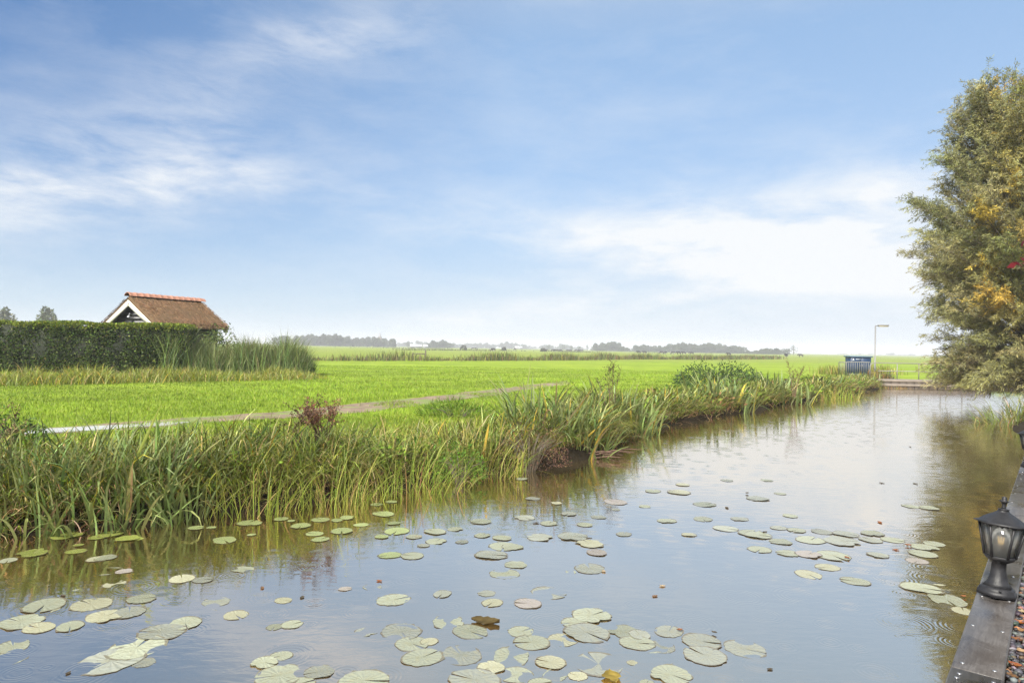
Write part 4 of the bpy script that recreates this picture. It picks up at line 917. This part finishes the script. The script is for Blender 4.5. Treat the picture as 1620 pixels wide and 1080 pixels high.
mb = MB(); mb.box((.15, -.07, lt - .01), (.80, .07, lt + .06), bev=.02); mb.build('lamp_housing', GALV, lp)
mb = MB(); mb.box((.2, -.06, lt - .06), (.78, .06, lt - .012), bev=.02); mb.build('lamp_cover', LAMPM, lp)
clump('dark_rush', 'dark rush tuft at the corner between the lamp post and the dam', 'plant', 1402, 603, 160, .45, .5, 1.0, .02, .045, [(.05, .075, .03), (.08, .10, .04)], [1, 1], None, lean=(.02, .5), z=.3)
strip(px(1380, 602, .3), px(1440, 605, .35), 900, .7, .3, .7, .03, .05, [(.24, .13, .05), (.16, .12, .05), YG], [2, 2, 1], 'dam_grass', 'rusty dry grass beside the left end of the dam')
strip(px(1300, 592, .42), px(1410, 592, .42), 1500, .9, .4, .8, .03, .05, [YG, GREEN, STRAW, (.22, .13, .06)], [3, 3, 1, .6], 'cabinet_grass', 'rough grass in front of the blue cabinet')

# ------------------------------------------------------------------ wooden edging, gravel and lanterns on the near right bank
ez = math.atan2(AX[1], AX[0]); BT, BW, BZ = -.285, .150, .72
PLK, t, b = new_mat('plank'); co = coords(t)
mp_ = t.nodes.new('ShaderNodeMapping'); mp_.inputs['Scale'].default_value = (3, 22, 10); t.links.new(co, mp_.inputs[0])
gr = noise_n(t, mp_.outputs[0], 3.0, 7, 0.65, 1.2); st_ = noise_n(t, co, 4.5, 5, 0.6, .6)
pc = ramp_n(t, gr, [(.3, (.045, .041, .039)), (.55, (.072, .066, .063)), (.75, (.105, .098, .094))])
pc = mix_n(t, ramp_n(t, st_, [(.42, 0.0), (.66, .75)]), pc, (.028, .022, .018))
t.links.new(pc, b.inputs['Base Color']); t.links.new(ramp_n(t, st_, [(.35, .45), (.6, .22)]), b.inputs['Roughness']); bump(t, b, gr, .35, .004)
STEEL = simple('screw_steel', (.45, .45, .46), .35, .9, var=.05)
ed = thing('wooden_edging', 'dark wet plank edging with steel screws capping the canal bank', 'edging', (0, 0, 0), ez)
# local frame: x along the canal, y towards the meadow
def edgy(t_): return -t_
sj = st(px(1560, 1067, BZ))[0]
cuts = [sj - 2.3, sj, sj + 2.55, sj + 5.1, sj + 7.65, sj + 10.2, sj + 12.75]
sc_me = MB().lathe([(.0065, 0), (.0065, .0015), (.004, .0025), (.001, .0026)], 10)
sc_mesh = mesh('screw', sc_me.V, sc_me.F, STEEL)
for i, (s0, s1) in enumerate(zip(cuts[:-1], cuts[1:])):
    mb = MB(); dz = .002 * math.sin(i * 5)
    mb.box((s0 + .003, edgy(BT + BW), BZ - .045 + dz), (s1 - .003, edgy(BT), BZ + dz), bev=.005); pk = mb.build('plank', PLK, ed)
    for q in list(np.arange(s0 + .06, s1 - .03, .43)) + [s1 - .05]:
        for yy in (.028, BW - .028): link('screw', sc_mesh, pk, (q, edgy(BT + yy) + random.uniform(-.004, .004), BZ + dz))
rw = thing('retaining_wall', 'dark timber sheet piling under the plank edging', 'wall', (0, 0, 0), ez)
q = cuts[0]
while q < cuts[-1]:
    mb = MB(); mb.box((q + .004, edgy(BT + BW - .01), -.5), (q + .246, edgy(BT + .03), BZ - .05), bev=.008); mb.build('sheet_board', PILE, rw); q += .25
# gravel
GRV = leaf_mat('gravel', 0.0, 0.5, 0.25)
n = 9000; gs = rng.uniform(.8, 5.5, n); gt = BT + BW + .004 + np.abs(rng.random(n)) ** 1.3 * .55
x, y = wpt(gs, gt); ico = bmesh.new(); bmesh.ops.create_icosphere(ico, subdivisions=1, radius=1); IV = np.array([v_.co[:] for v_ in ico.verts]); IF = np.array([[v_.index for v_ in f.verts] for f in ico.faces]); ico.free()
rr = rng.uniform(.006, .014, n); sh = rng.uniform(.6, 1.3, (n, 1, 3)) * rr[:, None, None] * np.array([1.2, 1.2, .75])
Vg = IV[None] * sh * (1 + rng.normal(0, .12, (n, len(IV), 1))); a_ = rng.uniform(0, 6.28, n); ca, sa = np.cos(a_)[:, None], np.sin(a_)[:, None]
Vg = np.stack([Vg[..., 0] * ca - Vg[..., 1] * sa + x[:, None], Vg[..., 0] * sa + Vg[..., 1] * ca + y[:, None], Vg[..., 2] + .680 + rng.uniform(0, .02, n)[:, None]], -1)
Fg = (IF[None] + (np.arange(n) * len(IV))[:, None, None]).reshape(-1, 3)
cg = palette(n, [(.028, .028, .031), (.055, .055, .06), (.10, .098, .095), (.08, .05, .035), (.17, .08, .04)], [4, 3, 1.2, .8, .4], .3)
tag(obj('gravel', Vg.reshape(-1, 3), [Fg], GRV, None, np.repeat(cg, len(IV), 0)), 'wet dark gravel beside the plank edging', None, None, 'stuff')
gbed = [wpt(-3, BT + BW + .004), wpt(16, BT + BW + .004), wpt(16, 6), wpt(-3, 6)]
tag(obj('gravel_bed', [(x_, y_, .679) for x_, y_ in gbed], [(3, 2, 1, 0)], simple('gravel_ground', (.05, .047, .045), .6, var=.5, scale=60, bs=.8)), 'gravelled ground of the near garden', None, None, 'structure')

def curled_leaf(name, label, cat, loc, size, colr, group=None, curl=.35, seed=0, mat=None, flat=False):
    rs = np.random.default_rng(seed); nx, ny = 9, 5; V = []
    for i in range(nx):
        f = i / (nx - 1); w = math.sin(math.pi * min(.985, f * .97 + .015)) ** .75 * .34 * (1 + .15 * rs.normal())
        for j in range(ny):
            g_ = (j / (ny - 1) - .5) * 2
            V.append(((f - .5) * size, g_ * w * size * (1 + .12 * math.sin(i * 2.1 + j)), size * (curl * (g_ * g_ * .35 + (f - .5) ** 2 * .9) + .02 * rs.normal())))
    F = [(i * ny + j, (i + 1) * ny + j, (i + 1) * ny + j + 1, i * ny + j + 1) for i in range(nx - 1) for j in range(ny - 1)]
    o = obj(name, V, F, mat or LEAF, None, np.array(colr)[None] * np.exp(rs.normal(0, .18, (len(V), 1))), True, loc, rs.uniform(0, 6.28))
    return tag(o, label, cat, group)
GL = 'fallen leaves on the gravel'
for i, (u, v, lab, c) in enumerate([(1612, 985, 'orange curled leaf on the gravel nearest the lantern base', (.34, .11, .03)), (1615, 998, 'tan leaf on the gravel just below the orange curled leaf', (.36, .20, .09)), (1608, 1012, 'brown leaf tucked against the plank edge on the gravel', (.20, .09, .04)), (1616, 1030, 'pale tan leaf on the gravel at the picture edge', (.45, .30, .17)), (1606, 1052, 'rust red leaf on the gravel near the plank joint', (.28, .08, .03)), (1614, 1056, 'orange brown leaf beside the rust red one on the gravel', (.33, .13, .04)), (1602, 1070, 'dull brown leaf lowest on the gravel', (.16, .09, .045)), (1618, 968, 'light straw coloured leaf on the gravel behind the lantern base', (.46, .36, .22))]):
    p = px(u, v, .70); curled_leaf('fallen_leaf', lab, 'leaf', (p[0], p[1], .70), .042, tuple(x_ * .62 for x_ in c), GL, .35, 100 + i)

BLK = simple('black_metal', (.014, .014, .016), .48, 0, var=.5, scale=30, spec=.35, bs=.35)
gl, t, b = new_mat('lantern_glass'); tr = t.nodes.new('ShaderNodeBsdfTransparent'); tr.inputs[0].default_value = (.90, .91, .90, 1); gs_ = t.nodes.new('ShaderNodeBsdfGlossy'); gs_.inputs['Roughness'].default_value = .08
fr = t.nodes.new('ShaderNodeFresnel'); fr.inputs[0].default_value = 1.5; mx = t.nodes.new('ShaderNodeMixShader'); t.links.new(math_n(t, 'ADD', fr.outputs[0], .04), mx.inputs[0]); t.links.new(tr.outputs[0], mx.inputs[1]); t.links.new(gs_.outputs[0], mx.inputs[2])
df = t.nodes.new('ShaderNodeBsdfTranslucent'); df.inputs[0].default_value = (.75, .76, .76, 1); m2 = t.nodes.new('ShaderNodeMixShader'); m2.inputs[0].default_value = .38; t.links.new(mx.outputs[0], m2.inputs[1]); t.links.new(df.outputs[0], m2.inputs[2]); t.links.new(m2.outputs[0], t.nodes['Material Output'].inputs[0])
clr = gl.copy(); clr.name = 'bulb_glass'; clr.node_tree.nodes['Mix Shader.001'].inputs[0].default_value = .05
FIL, t, b = new_mat('filament'); b.inputs['Base Color'].default_value = (.85, .50, .12, 1); b.inputs['Emission Color'].default_value = (1, .62, .2, 1); b.inputs['Emission Strength'].default_value = .7
def lantern(label, s, t_, tilt):
    x, y = wpt(s, t_); th = thing('garden_lantern', label, 'lantern', (x, y, BZ + .002), R(24), 'black lanterns on the plank edging'); th.rotation_euler = (R(-1.5 * tilt), R(5.2 * tilt), R(24)); th.rotation_mode = 'ZXY'
    hx = lambda prof, z=0: MB().lathe(prof, 6, (0, 0, z), .42)
    hx([(.083, 0), (.083, .018), (.076, .022), (.074, .032), (.062, .040)]).build('base_plate', BLK, th)
    hx([(.062, .040), (.046, .058), (.036, .085), (.032, .115), (.031, .148), (.040, .152), (.040, .158)]).build('pedestal', BLK, th)
    MB().lathe([(.034, .148), (.050, .158), (.062, .173), (.057, .177)], 6).build('bowl', BLK, th)
    r0, z0, r1, z1 = .059, .173, .088, .320
    for k in range(6):
        g0, g1 = math.pi / 3 * k, math.pi / 3 * (k + 1)
        c_ = lambda r_, g_, z_: np.array((r_ * math.cos(g_), r_ * math.sin(g_), z_))
        mb = MB(); mb.tube([c_(r0, g0, z0), c_(r1, g0, z1)], .0058, 6); mb.build('corner_bar', BLK, th)
        a, b_, c2_, d_ = c_(r0 - .003, g0, z0 + .004), c_(r0 - .003, g1, z0 + .004), c_(r1 - .003, g1, z1), c_(r1 - .003, g0, z1)
        nn = np.array((math.cos((g0 + g1) / 2), math.sin((g0 + g1) / 2), 0)) * -.003
        obj('pane', [a, b_, c2_, d_, a + nn, b_ + nn, c2_ + nn, d_ + nn], [(0, 1, 2, 3), (7, 6, 5, 4), (0, 4, 5, 1), (1, 5, 6, 2), (2, 6, 7, 3), (3, 7, 4, 0)], gl, th)
        mb = MB()
        for f in (.1, .3, .5, .7, .9):
            p_ = c_(r1 + .004, g0, z1) * (1 - f) + c_(r1 + .004, g1, z1) * f; s1 = .013 if f == .5 else .008
            mb.lathe([(.001, -s1), (s1 * .7, -s1 * .3), (s1 * .7, .004)], 6, tuple(p_))
        mb.build('frieze_trim', BLK, th)
    MB().lathe([(.082, .316), (.108, .319), (.112, .323), (.090, .330), (.078, .340), (.062, .352), (.042, .364), (.027, .373), (.020, .383), (.023, .385), (.023, .388), (.010, .390)], 6, (0, 0, 0), 0).build('roof', BLK, th)
    MB().lathe([(.010, .388), (.009, .396), (.008, .404), (.012, .418), (.019, .421), (.019, .424), (.010, .426), (.011, .434), (.008, .442), (.001, .446)], 12).build('finial', BLK, th)
    MB().lathe([(.020, .172), (.020, .205), (.016, .212)], 12).build('socket', BLK, th)
    bu = MB().lathe([(.013, .212), (.016, .222), (.026, .236), (.030, .250), (.027, .264), (.017, .274), (.002, .279)], 16).build('bulb', clr, th, True)
    for k in range(4):
        g_ = math.pi / 2 * k + .5; mb = MB(); mb.tube([(.007 * math.cos(g_), .007 * math.sin(g_), .228), (.011 * math.cos(g_), .011 * math.sin(g_), .262)], .0024, 6); mb.build('filament', FIL, bu)
    mb = MB(); mb.box((-.026, -.016, .196), (-.0225, .006, .214)); mb.build('bulb_tag', WHITE, th)
    mb = MB(); mb.lathe([(.006, .0), (.006, .004), (.002, .006)], 8, (-.055, -.045, .030)); mb.build('base_bolt', BLK, th)
s1_, t1_ = st(px(1581, 945, BZ)); s1_ = st(px(1597, 945, BZ))[0]
lantern('black six sided lantern with clear bulb standing nearest on the plank edging', s1_, BT + BW * .5, 1)
lantern('second black lantern farther along the plank edging at the picture edge', 8.45, BT + BW * .5, .2)

# small red leaved shrub whose twig reaches in at the picture edge
sp = px(1700, 800, .68); rp = pd(1619, 408, 5.2); sh_ = thing('red_shrub', 'dark red leaved twig reaching in at the right picture edge', 'shrub', (sp[0] + .6, 5.4, .68))
lo = np.array(rp) - np.array([sp[0] + .6, 5.4, .68])
mb = MB(); mb.tube([(0, 0, -.05), (.02, 0, .9), (lo[0] * .4, lo[1] * .3, lo[2] * .9), tuple(lo)], [.02, .016, .009, .004], 6); mb.build('stem', simple('red_bark', (.06, .02, .018), .7), sh_)
n = 60; f = rng.uniform(.0, 1, n); P = lo * np.array([1, 1, 1]) + np.stack([rng.uniform(-.02, .5, n) , rng.normal(0, .05, n), rng.normal(-.0, .06, n)], -1)
V, F, C = leaves(P, rng.normal(size=(n, 3)), rng.uniform(.05, .08, n), rng.uniform(.03, .05, n), palette(n, [(.10, .012, .016), (.07, .010, .014), (.2, .06, .06)], [3, 2, .6], .2)); obj('leafage', V, [F], LEAF, sh_, C)['kind'] = 'stuff'

# ------------------------------------------------------------------ lily pads
PADM, t, b = new_mat('lily_pad'); at = t.nodes.new('ShaderNodeAttribute'); at.attribute_name = 'tint'
oi = t.nodes.new('ShaderNodeObjectInfo'); co = coords(t)
mp_ = t.nodes.new('ShaderNodeVectorMath'); mp_.operation = 'ADD'; t.links.new(co, mp_.inputs[0]); rv = t.nodes.new('ShaderNodeCombineXYZ'); t.links.new(math_n(t, 'MULTIPLY', oi.outputs['Random'], 37.0), rv.inputs[0]); t.links.new(rv.outputs[0], mp_.inputs[1])
sx2 = t.nodes.new('ShaderNodeSeparateXYZ'); t.links.new(co, sx2.inputs[0])
ang = math_n(t, 'ARCTAN2', sx2.outputs[1], sx2.outputs[0]); vein = math_n(t, 'SINE', math_n(t, 'MULTIPLY', ang, 17.0))
pc = mix_n(t, ramp_n(t, vein, [(.80, 0.0), (1.0, .10)]), oi.outputs['Color'], (.26, .27, .17))
pc = mix_n(t, ramp_n(t, noise_n(t, mp_.outputs[0], 3.0, 5, .65), [(.48, 0.0), (.7, .5)]), pc, (.22, .20, .11))
pc = mix_n(t, ramp_n(t, noise_n(t, mp_.outputs[0], 16.0, 3, .6), [(.64, 0.0), (.69, .8)]), pc, (.07, .05, .025))
rl_ = t.nodes.new('ShaderNodeVectorMath'); rl_.operation = 'LENGTH'; t.links.new(co, rl_.inputs[0])
pc = mix_n(t, ramp_n(t, math_n(t, 'ADD', rl_.outputs['Value'], math_n(t, 'MULTIPLY', noise_n(t, mp_.outputs[0], 6, 3), .08)), [(.95, 0.0), (1.0, .75)]), pc, (.10, .075, .04))
pc = mix_n(t, ramp_n(t, noise_n(t, mp_.outputs[0], 34.0, 2, .5), [(.70, 0.0), (.73, .9)]), pc, (.03, .025, .015))
t.links.new(pc, b.inputs['Base Color']); b.inputs['Roughness'].default_value = .26; b.inputs['Specular IOR Level'].default_value = 1.0; bump(t, b, math_n(t, 'ADD', math_n(t, 'MULTIPLY', vein, .12), noise_n(t, mp_.outputs[0], 5, 4)), .35, .02)
def pad_mesh(seed, wave, tear):
    rs = np.random.default_rng(seed); n = 30; V = [(0.0, 0.0, .012)]; ph = rs.uniform(0, 6.28, 4)
    gap = .03 + .10 * rs.random()
    for ring, rr in ((1, .5), (2, .86), (3, 1.0)):
        for k in range(n):
            g_ = gap + (6.283 - 2 * gap) * k / (n - 1)
            e = 1 + .05 * math.sin(2 * g_ + ph[0]) + .03 * math.sin(5 * g_ + ph[1]) + (.035 * rs.normal() if ring == 3 else 0)
            if tear and ring > 1: e *= 1 - tear * max(0, math.sin(2 * g_ + ph[2])) ** 6 - .3 * tear * max(0, math.sin(7 * g_ + ph[3])) ** 3
            z = .004 + wave * rr * rr * (math.sin(2 * g_ + ph[2]) + .5 * math.sin(3 * g_ + ph[3])) * .5 + (.010 if ring == 3 else 0)
            V.append((rr * e * math.cos(g_), rr * e * math.sin(g_), z * .6 + wave * .2))
    F = [(0, 1 + k, 2 + k) for k in range(n - 1)]
    for ring in (0, 1):
        for k in range(n - 1): a = 1 + ring * n + k; F.append((a, a + n, a + n + 1, a + 1))
    return mesh('lily_pad', V, F, PADM, None, True)
PADS = [pad_mesh(k, w, tr_) for k, (w, tr_) in enumerate([(.03, .0), (.04, .05), (.06, .12), (.05, .22), (.03, .1), (.09, .26), (.04, .03), (.07, .16)])]
raft = [(216, 1022, 80), (176, 1043, 85), (228, 1046, 32), (256, 998, 64), (293, 984, 50), (166, 973, 50), (205, 967, 45), (145, 954, 55), (112, 962, 50), (70, 956, 55), (34, 982, 57), (62, 991, 42), (111, 989, 38), (21, 1020, 45), (12, 1040, 48), (223, 946, 40), (342, 950, 42), (324, 969, 38), (373, 971, 38), (288, 914, 40), (321, 916, 30), (181, 922, 32), (171, 902, 38), (197, 902, 26), (155, 883, 30), (122, 934, 22), (384, 899, 36), (442, 1066, 74), (418, 1068, 50), (505, 1061, 48), (576, 1075, 80), (475, 1079, 45), (445, 1035, 34), (418, 1046, 42), (580, 997, 40), (635, 997, 70), (652, 1016, 55), (679, 1013, 30), (668, 1038, 68), (730, 1034, 72), (709, 982, 60), (744, 997, 62), (779, 952, 38), (770, 937, 30), (622, 947, 58), (700, 938, 34), (462, 986, 34), (434, 990, 25), (546, 930, 22), (589, 927, 32), (448, 948, 28), (555, 908, 24), (798, 906, 52), (809, 1036, 70), (777, 1054, 45), (750, 1073, 85), (816, 892, 40), (933, 898, 52), (903, 903, 20), (868, 936, 60), (835, 953, 45), (936, 972, 64), (909, 983, 44), (928, 999, 74), (824, 997, 44), (841, 1014, 58), (890, 1010, 50), (871, 1046, 48), (947, 1048, 82), (879, 1065, 46), (914, 1067, 32), (987, 997, 55), (1012, 1002, 36), (1008, 1015, 58), (1047, 1021, 46), (1058, 997, 48), (1110, 1013, 60), (1178, 1024, 64), (1115, 1035, 68), (1042, 1040, 54), (1061, 1065, 66), (1159, 1073, 32), (1000, 1046, 18), (816, 1065, 56), (855, 1079, 40), (1023, 1079, 26), (1279, 907, 44), (1353, 918, 42), (1457, 929, 54), (1490, 927, 32), (1498, 947, 54), (1525, 965, 32), (1451, 886, 32), (1460, 875, 42), (1463, 865, 42), (1478, 859, 32), (1412, 853, 36), (1389, 877, 32), (1318, 878, 55), (1309, 896, 38), (1279, 876, 44), (1247, 874, 40), (1202, 868, 40), (1332, 855, 60), (1282, 853, 50), (1235, 856, 40), (1199, 846, 45), (1380, 843, 36), (1377, 853, 36), (1338, 844, 40), (826, 757, 26), (843, 788, 30), (1074, 778, 40), (1033, 776, 30), (974, 793, 48), (1080, 766, 25), (1150, 759, 24), (1213, 759, 22), (1199, 788, 40), (1234, 780, 20), (1115, 797, 40), (1112, 820, 35), (1055, 823, 35), (974, 805, 18), (947, 817, 30), (830, 818, 40), (868, 827, 35), (925, 829, 30), (900, 812, 30), (906, 848, 58), (854, 849, 50), (987, 844, 30), (933, 859, 50), (944, 873, 40), (1188, 842, 45), (1148, 835, 45), (1232, 834, 30), (811, 864, 40), (1470, 803, 30), (1440, 800, 28), (405, 827, 24), (445, 820, 28), (461, 823, 15), (476, 831, 36), (507, 821, 34), (533, 822, 24), (549, 818, 28), (571, 829, 28), (541, 839, 42), (498, 843, 32), (507, 852, 34), (596, 797, 24), (619, 793, 22), (606, 812, 42), (623, 827, 25), (628, 839, 50), (688, 840, 42), (690, 855, 42), (670, 862, 22), (655, 848, 30), (761, 824, 40), (763, 846, 30), (794, 850, 36), (797, 863, 55), (777, 877, 58), (617, 877, 42), (652, 878, 42), (604, 848, 25), (731, 856, 25), (720, 836, 30), (61, 839, 24), (106, 846, 45), (175, 844, 38), (154, 849, 28), (202, 851, 38), (217, 851, 20), (51, 874, 44), (167, 881, 30), (13, 885, 25), (310, 834, 26), (334, 834, 17), (393, 826, 38), (355, 853, 44), (398, 845, 15), (120, 871, 30), (124, 861, 16), (1300, 840, 34), (1260, 838, 30), (1170, 820, 30), (1250, 815, 26), (1090, 845, 26), (1020, 800, 24), (880, 795, 22)]
lands = [('in the large lower left raft', 190, 1035), ('in the group at the left picture edge', 40, 985), ('in the chain left of the reed reflections', 140, 960), ('in the loose trio below the dock reflection', 345, 962), ('among the small scraps in the bank reflection', 190, 905), ('under the overhanging iris at the left bank', 150, 850), ('beside the single pads off the pale sedge', 360, 835), ('below the bright green sedge', 510, 828), ('off the yellow green sedge', 612, 815), ('in the streak before the round herb', 670, 855), ('in the bottom cluster with a reddish pad', 455, 1065), ('in the scattered scraps left of centre', 500, 950), ('round the crinkled brown leaf', 700, 1000), ('in the raft right of the crinkled leaf', 840, 1020), ('above the foreground raft', 790, 880), ('behind the foreground raft', 860, 930), ('in the raft above the yellow rolled leaf', 930, 1010), ('at the right tip of the foreground raft', 1110, 1025), ('in the scatter below the purple bush', 860, 830), ('in the thin scatter in mid canal', 960, 840), ('in the faint scatter off the little inlet', 1060, 790), ('in the faint mid canal patch', 1180, 820), ('in the wide flat raft left of the lantern', 1290, 860), ('left of the lantern bulb', 1450, 868), ('in the last pads before the plank edging', 1490, 940), ('among single pads in open water', 1310, 910)]
by = {}
for u, v, w in raft:
    k = min(range(len(lands)), key=lambda i: ((lands[i][1] - u) / 1.6) ** 2 + ((lands[i][2] - v) * 1.4) ** 2); by.setdefault(k, []).append((u, v, w))
ORD = 'first second third fourth fifth sixth seventh eighth ninth tenth eleventh twelfth thirteenth fourteenth fifteenth sixteenth seventeenth eighteenth nineteenth twentieth'.split()
cnt = 0
for k, lst in by.items():
    lst.sort()
    for i, (u, v, w) in enumerate(lst):
        p = px(u, v, .006); r_ = w / 2160 * np.linalg.norm(p - EYE) * (.92 if v > 880 else .85); mi = random.randrange(8)
        near_bank = v < 880 and u < 640
        if v > 900: mi = random.choice((0, 1, 4, 6, 7, 2))
        o = link('lily_pad', PADS[mi], None, (p[0], p[1], (-.0018 if v > 880 else .0012) + .0009 * (cnt % 6)), random.uniform(0, 6.28)); cnt += 1
        o.scale = (r_, r_ * random.uniform(.85, 1.0), min(r_, .2)); hue = random.random()
        colr = (.215, .226, .160) if hue < .50 else (.195, .203, .165) if hue < .74 else ((.27, .265, .175) if hue < .93 else (.22, .195, .175))
        if near_bank: colr = (.19, .22, .045) if u < 240 else (.20, .235, .095)
        f = math.exp(random.gauss(0, .14)); o.color = (colr[0] * f, colr[1] * f, colr[2] * f, 1)
        adj = 'yellow green' if near_bank and u < 240 else ('green' if near_bank else ('pale green' if hue < .7 else ('straw coloured' if hue < .88 else 'reddish grey')))
        where = f', {ORD[i]} from left' if len(lst) > 1 else ''
        tag(o, f'{adj} lily pad {lands[k][0]}{where}', 'lily pad', 'lily pads floating on the canal')
p = px(768, 982, .01); curled_leaf('dead_lily_leaf', 'crinkled dark brown dead lily leaf in the foreground raft', 'leaf', (p[0], p[1], .004), .19, (.075, .055, .022), 'dead lily leaves', .22, 7)
p = px(968, 1070, .01); curled_leaf('dead_lily_leaf', 'yellow and brown rolled lily leaf at the bottom of the raft', 'leaf', (p[0], p[1], .006), .15, (.20, .15, .035), 'dead lily leaves', .18, 3)
deb = [(478, 943, 'dark leaf standing up in open water left of the raft'), (100, 940, 'dark scrap near the left chain of pads'), (1448, 764, 'thin dark stick poking out of the far water'), (1395, 763, 'curved dark stick in the far water'), (1440, 706, 'floating leaf in the shade of the willow'), (1392, 825, 'dark scrap left of the tattered stack'), (1130, 1000, 'speck on the right tip of the raft'), (1340, 882, 'orange leaf lying on the wide flat raft'), (1417, 868, 'reddish brown leaf beside the tattered stack'), (1437, 862, 'dark brown leaf lying on the tattered stack'), (1524, 943, 'red leaf on the last pad before the plank edging'), (1036, 941, 'brown leaf drifting in grey open water'), (1048, 925, 'small pale leaf drifting above the brown one'), (955, 902, 'black speck beside the pale pad in the middle'), (600, 917, 'thin brown leaf beside the scattered scraps'), (415, 928, 'small brown scrap below the bank reflection'), (1075, 996, 'orange leaf on the upper rim of the right raft'), (1218, 1056, 'dark speck right of the foreground raft'), (932, 852, 'dark scrap on the thin scatter in mid canal'), (1182, 780, 'dark scrap on the faint far patch'), (1210, 842, 'upright dark scrap on the faint patch'), (1150, 802, 'dark scrap in the faint patch'), (108, 1062, 'curled scrap at the bottom left corner'), (662, 848, 'dark stalk across the pale streak'), (848, 826, 'speck in the thin scatter below the dried bush')]
for i, (u, v, lab) in enumerate(deb):
    p = px(u, v, .01); c = (.17, .07, .03) if ('red' in lab or 'orange' in lab) else ((.14, .085, .05) if 'brown' in lab else (.06, .05, .035))
    if 'pale' in lab: c = (.24, .19, .13)
    curled_leaf('floating_leaf', lab, 'leaf', (p[0], p[1], (.012 if 'on the' in lab else .002)), float(np.clip(.022 * p[1], .04, .16)) * .42, c, 'scraps floating on the canal', .22, 200 + i, DRY)

# ------------------------------------------------------------------ haze
hm_ = bpy.data.materials.new('haze'); hm_.use_nodes = True; t = hm_.node_tree
for n_ in list(t.nodes):
    if n_.type != 'OUTPUT_MATERIAL': t.nodes.remove(n_)
hm_.cycles.volume_sampling = 'MULTIPLE_IMPORTANCE'
pv = t.nodes.new('ShaderNodeVolumePrincipled'); pv.inputs['Color'].default_value = (.93, .95, 1.0, 1); pv.inputs['Density'].default_value = .0007
t.links.new(pv.outputs[0], t.nodes['Material Output'].inputs['Volume'])
mb = MB(); mb.box((-6500, -6500, -1.8), (6500, 6500, 17.5)); hz = mb.build('haze', hm_); tag(hz, 'pale damp haze over the flat fields', None, None, 'stuff')
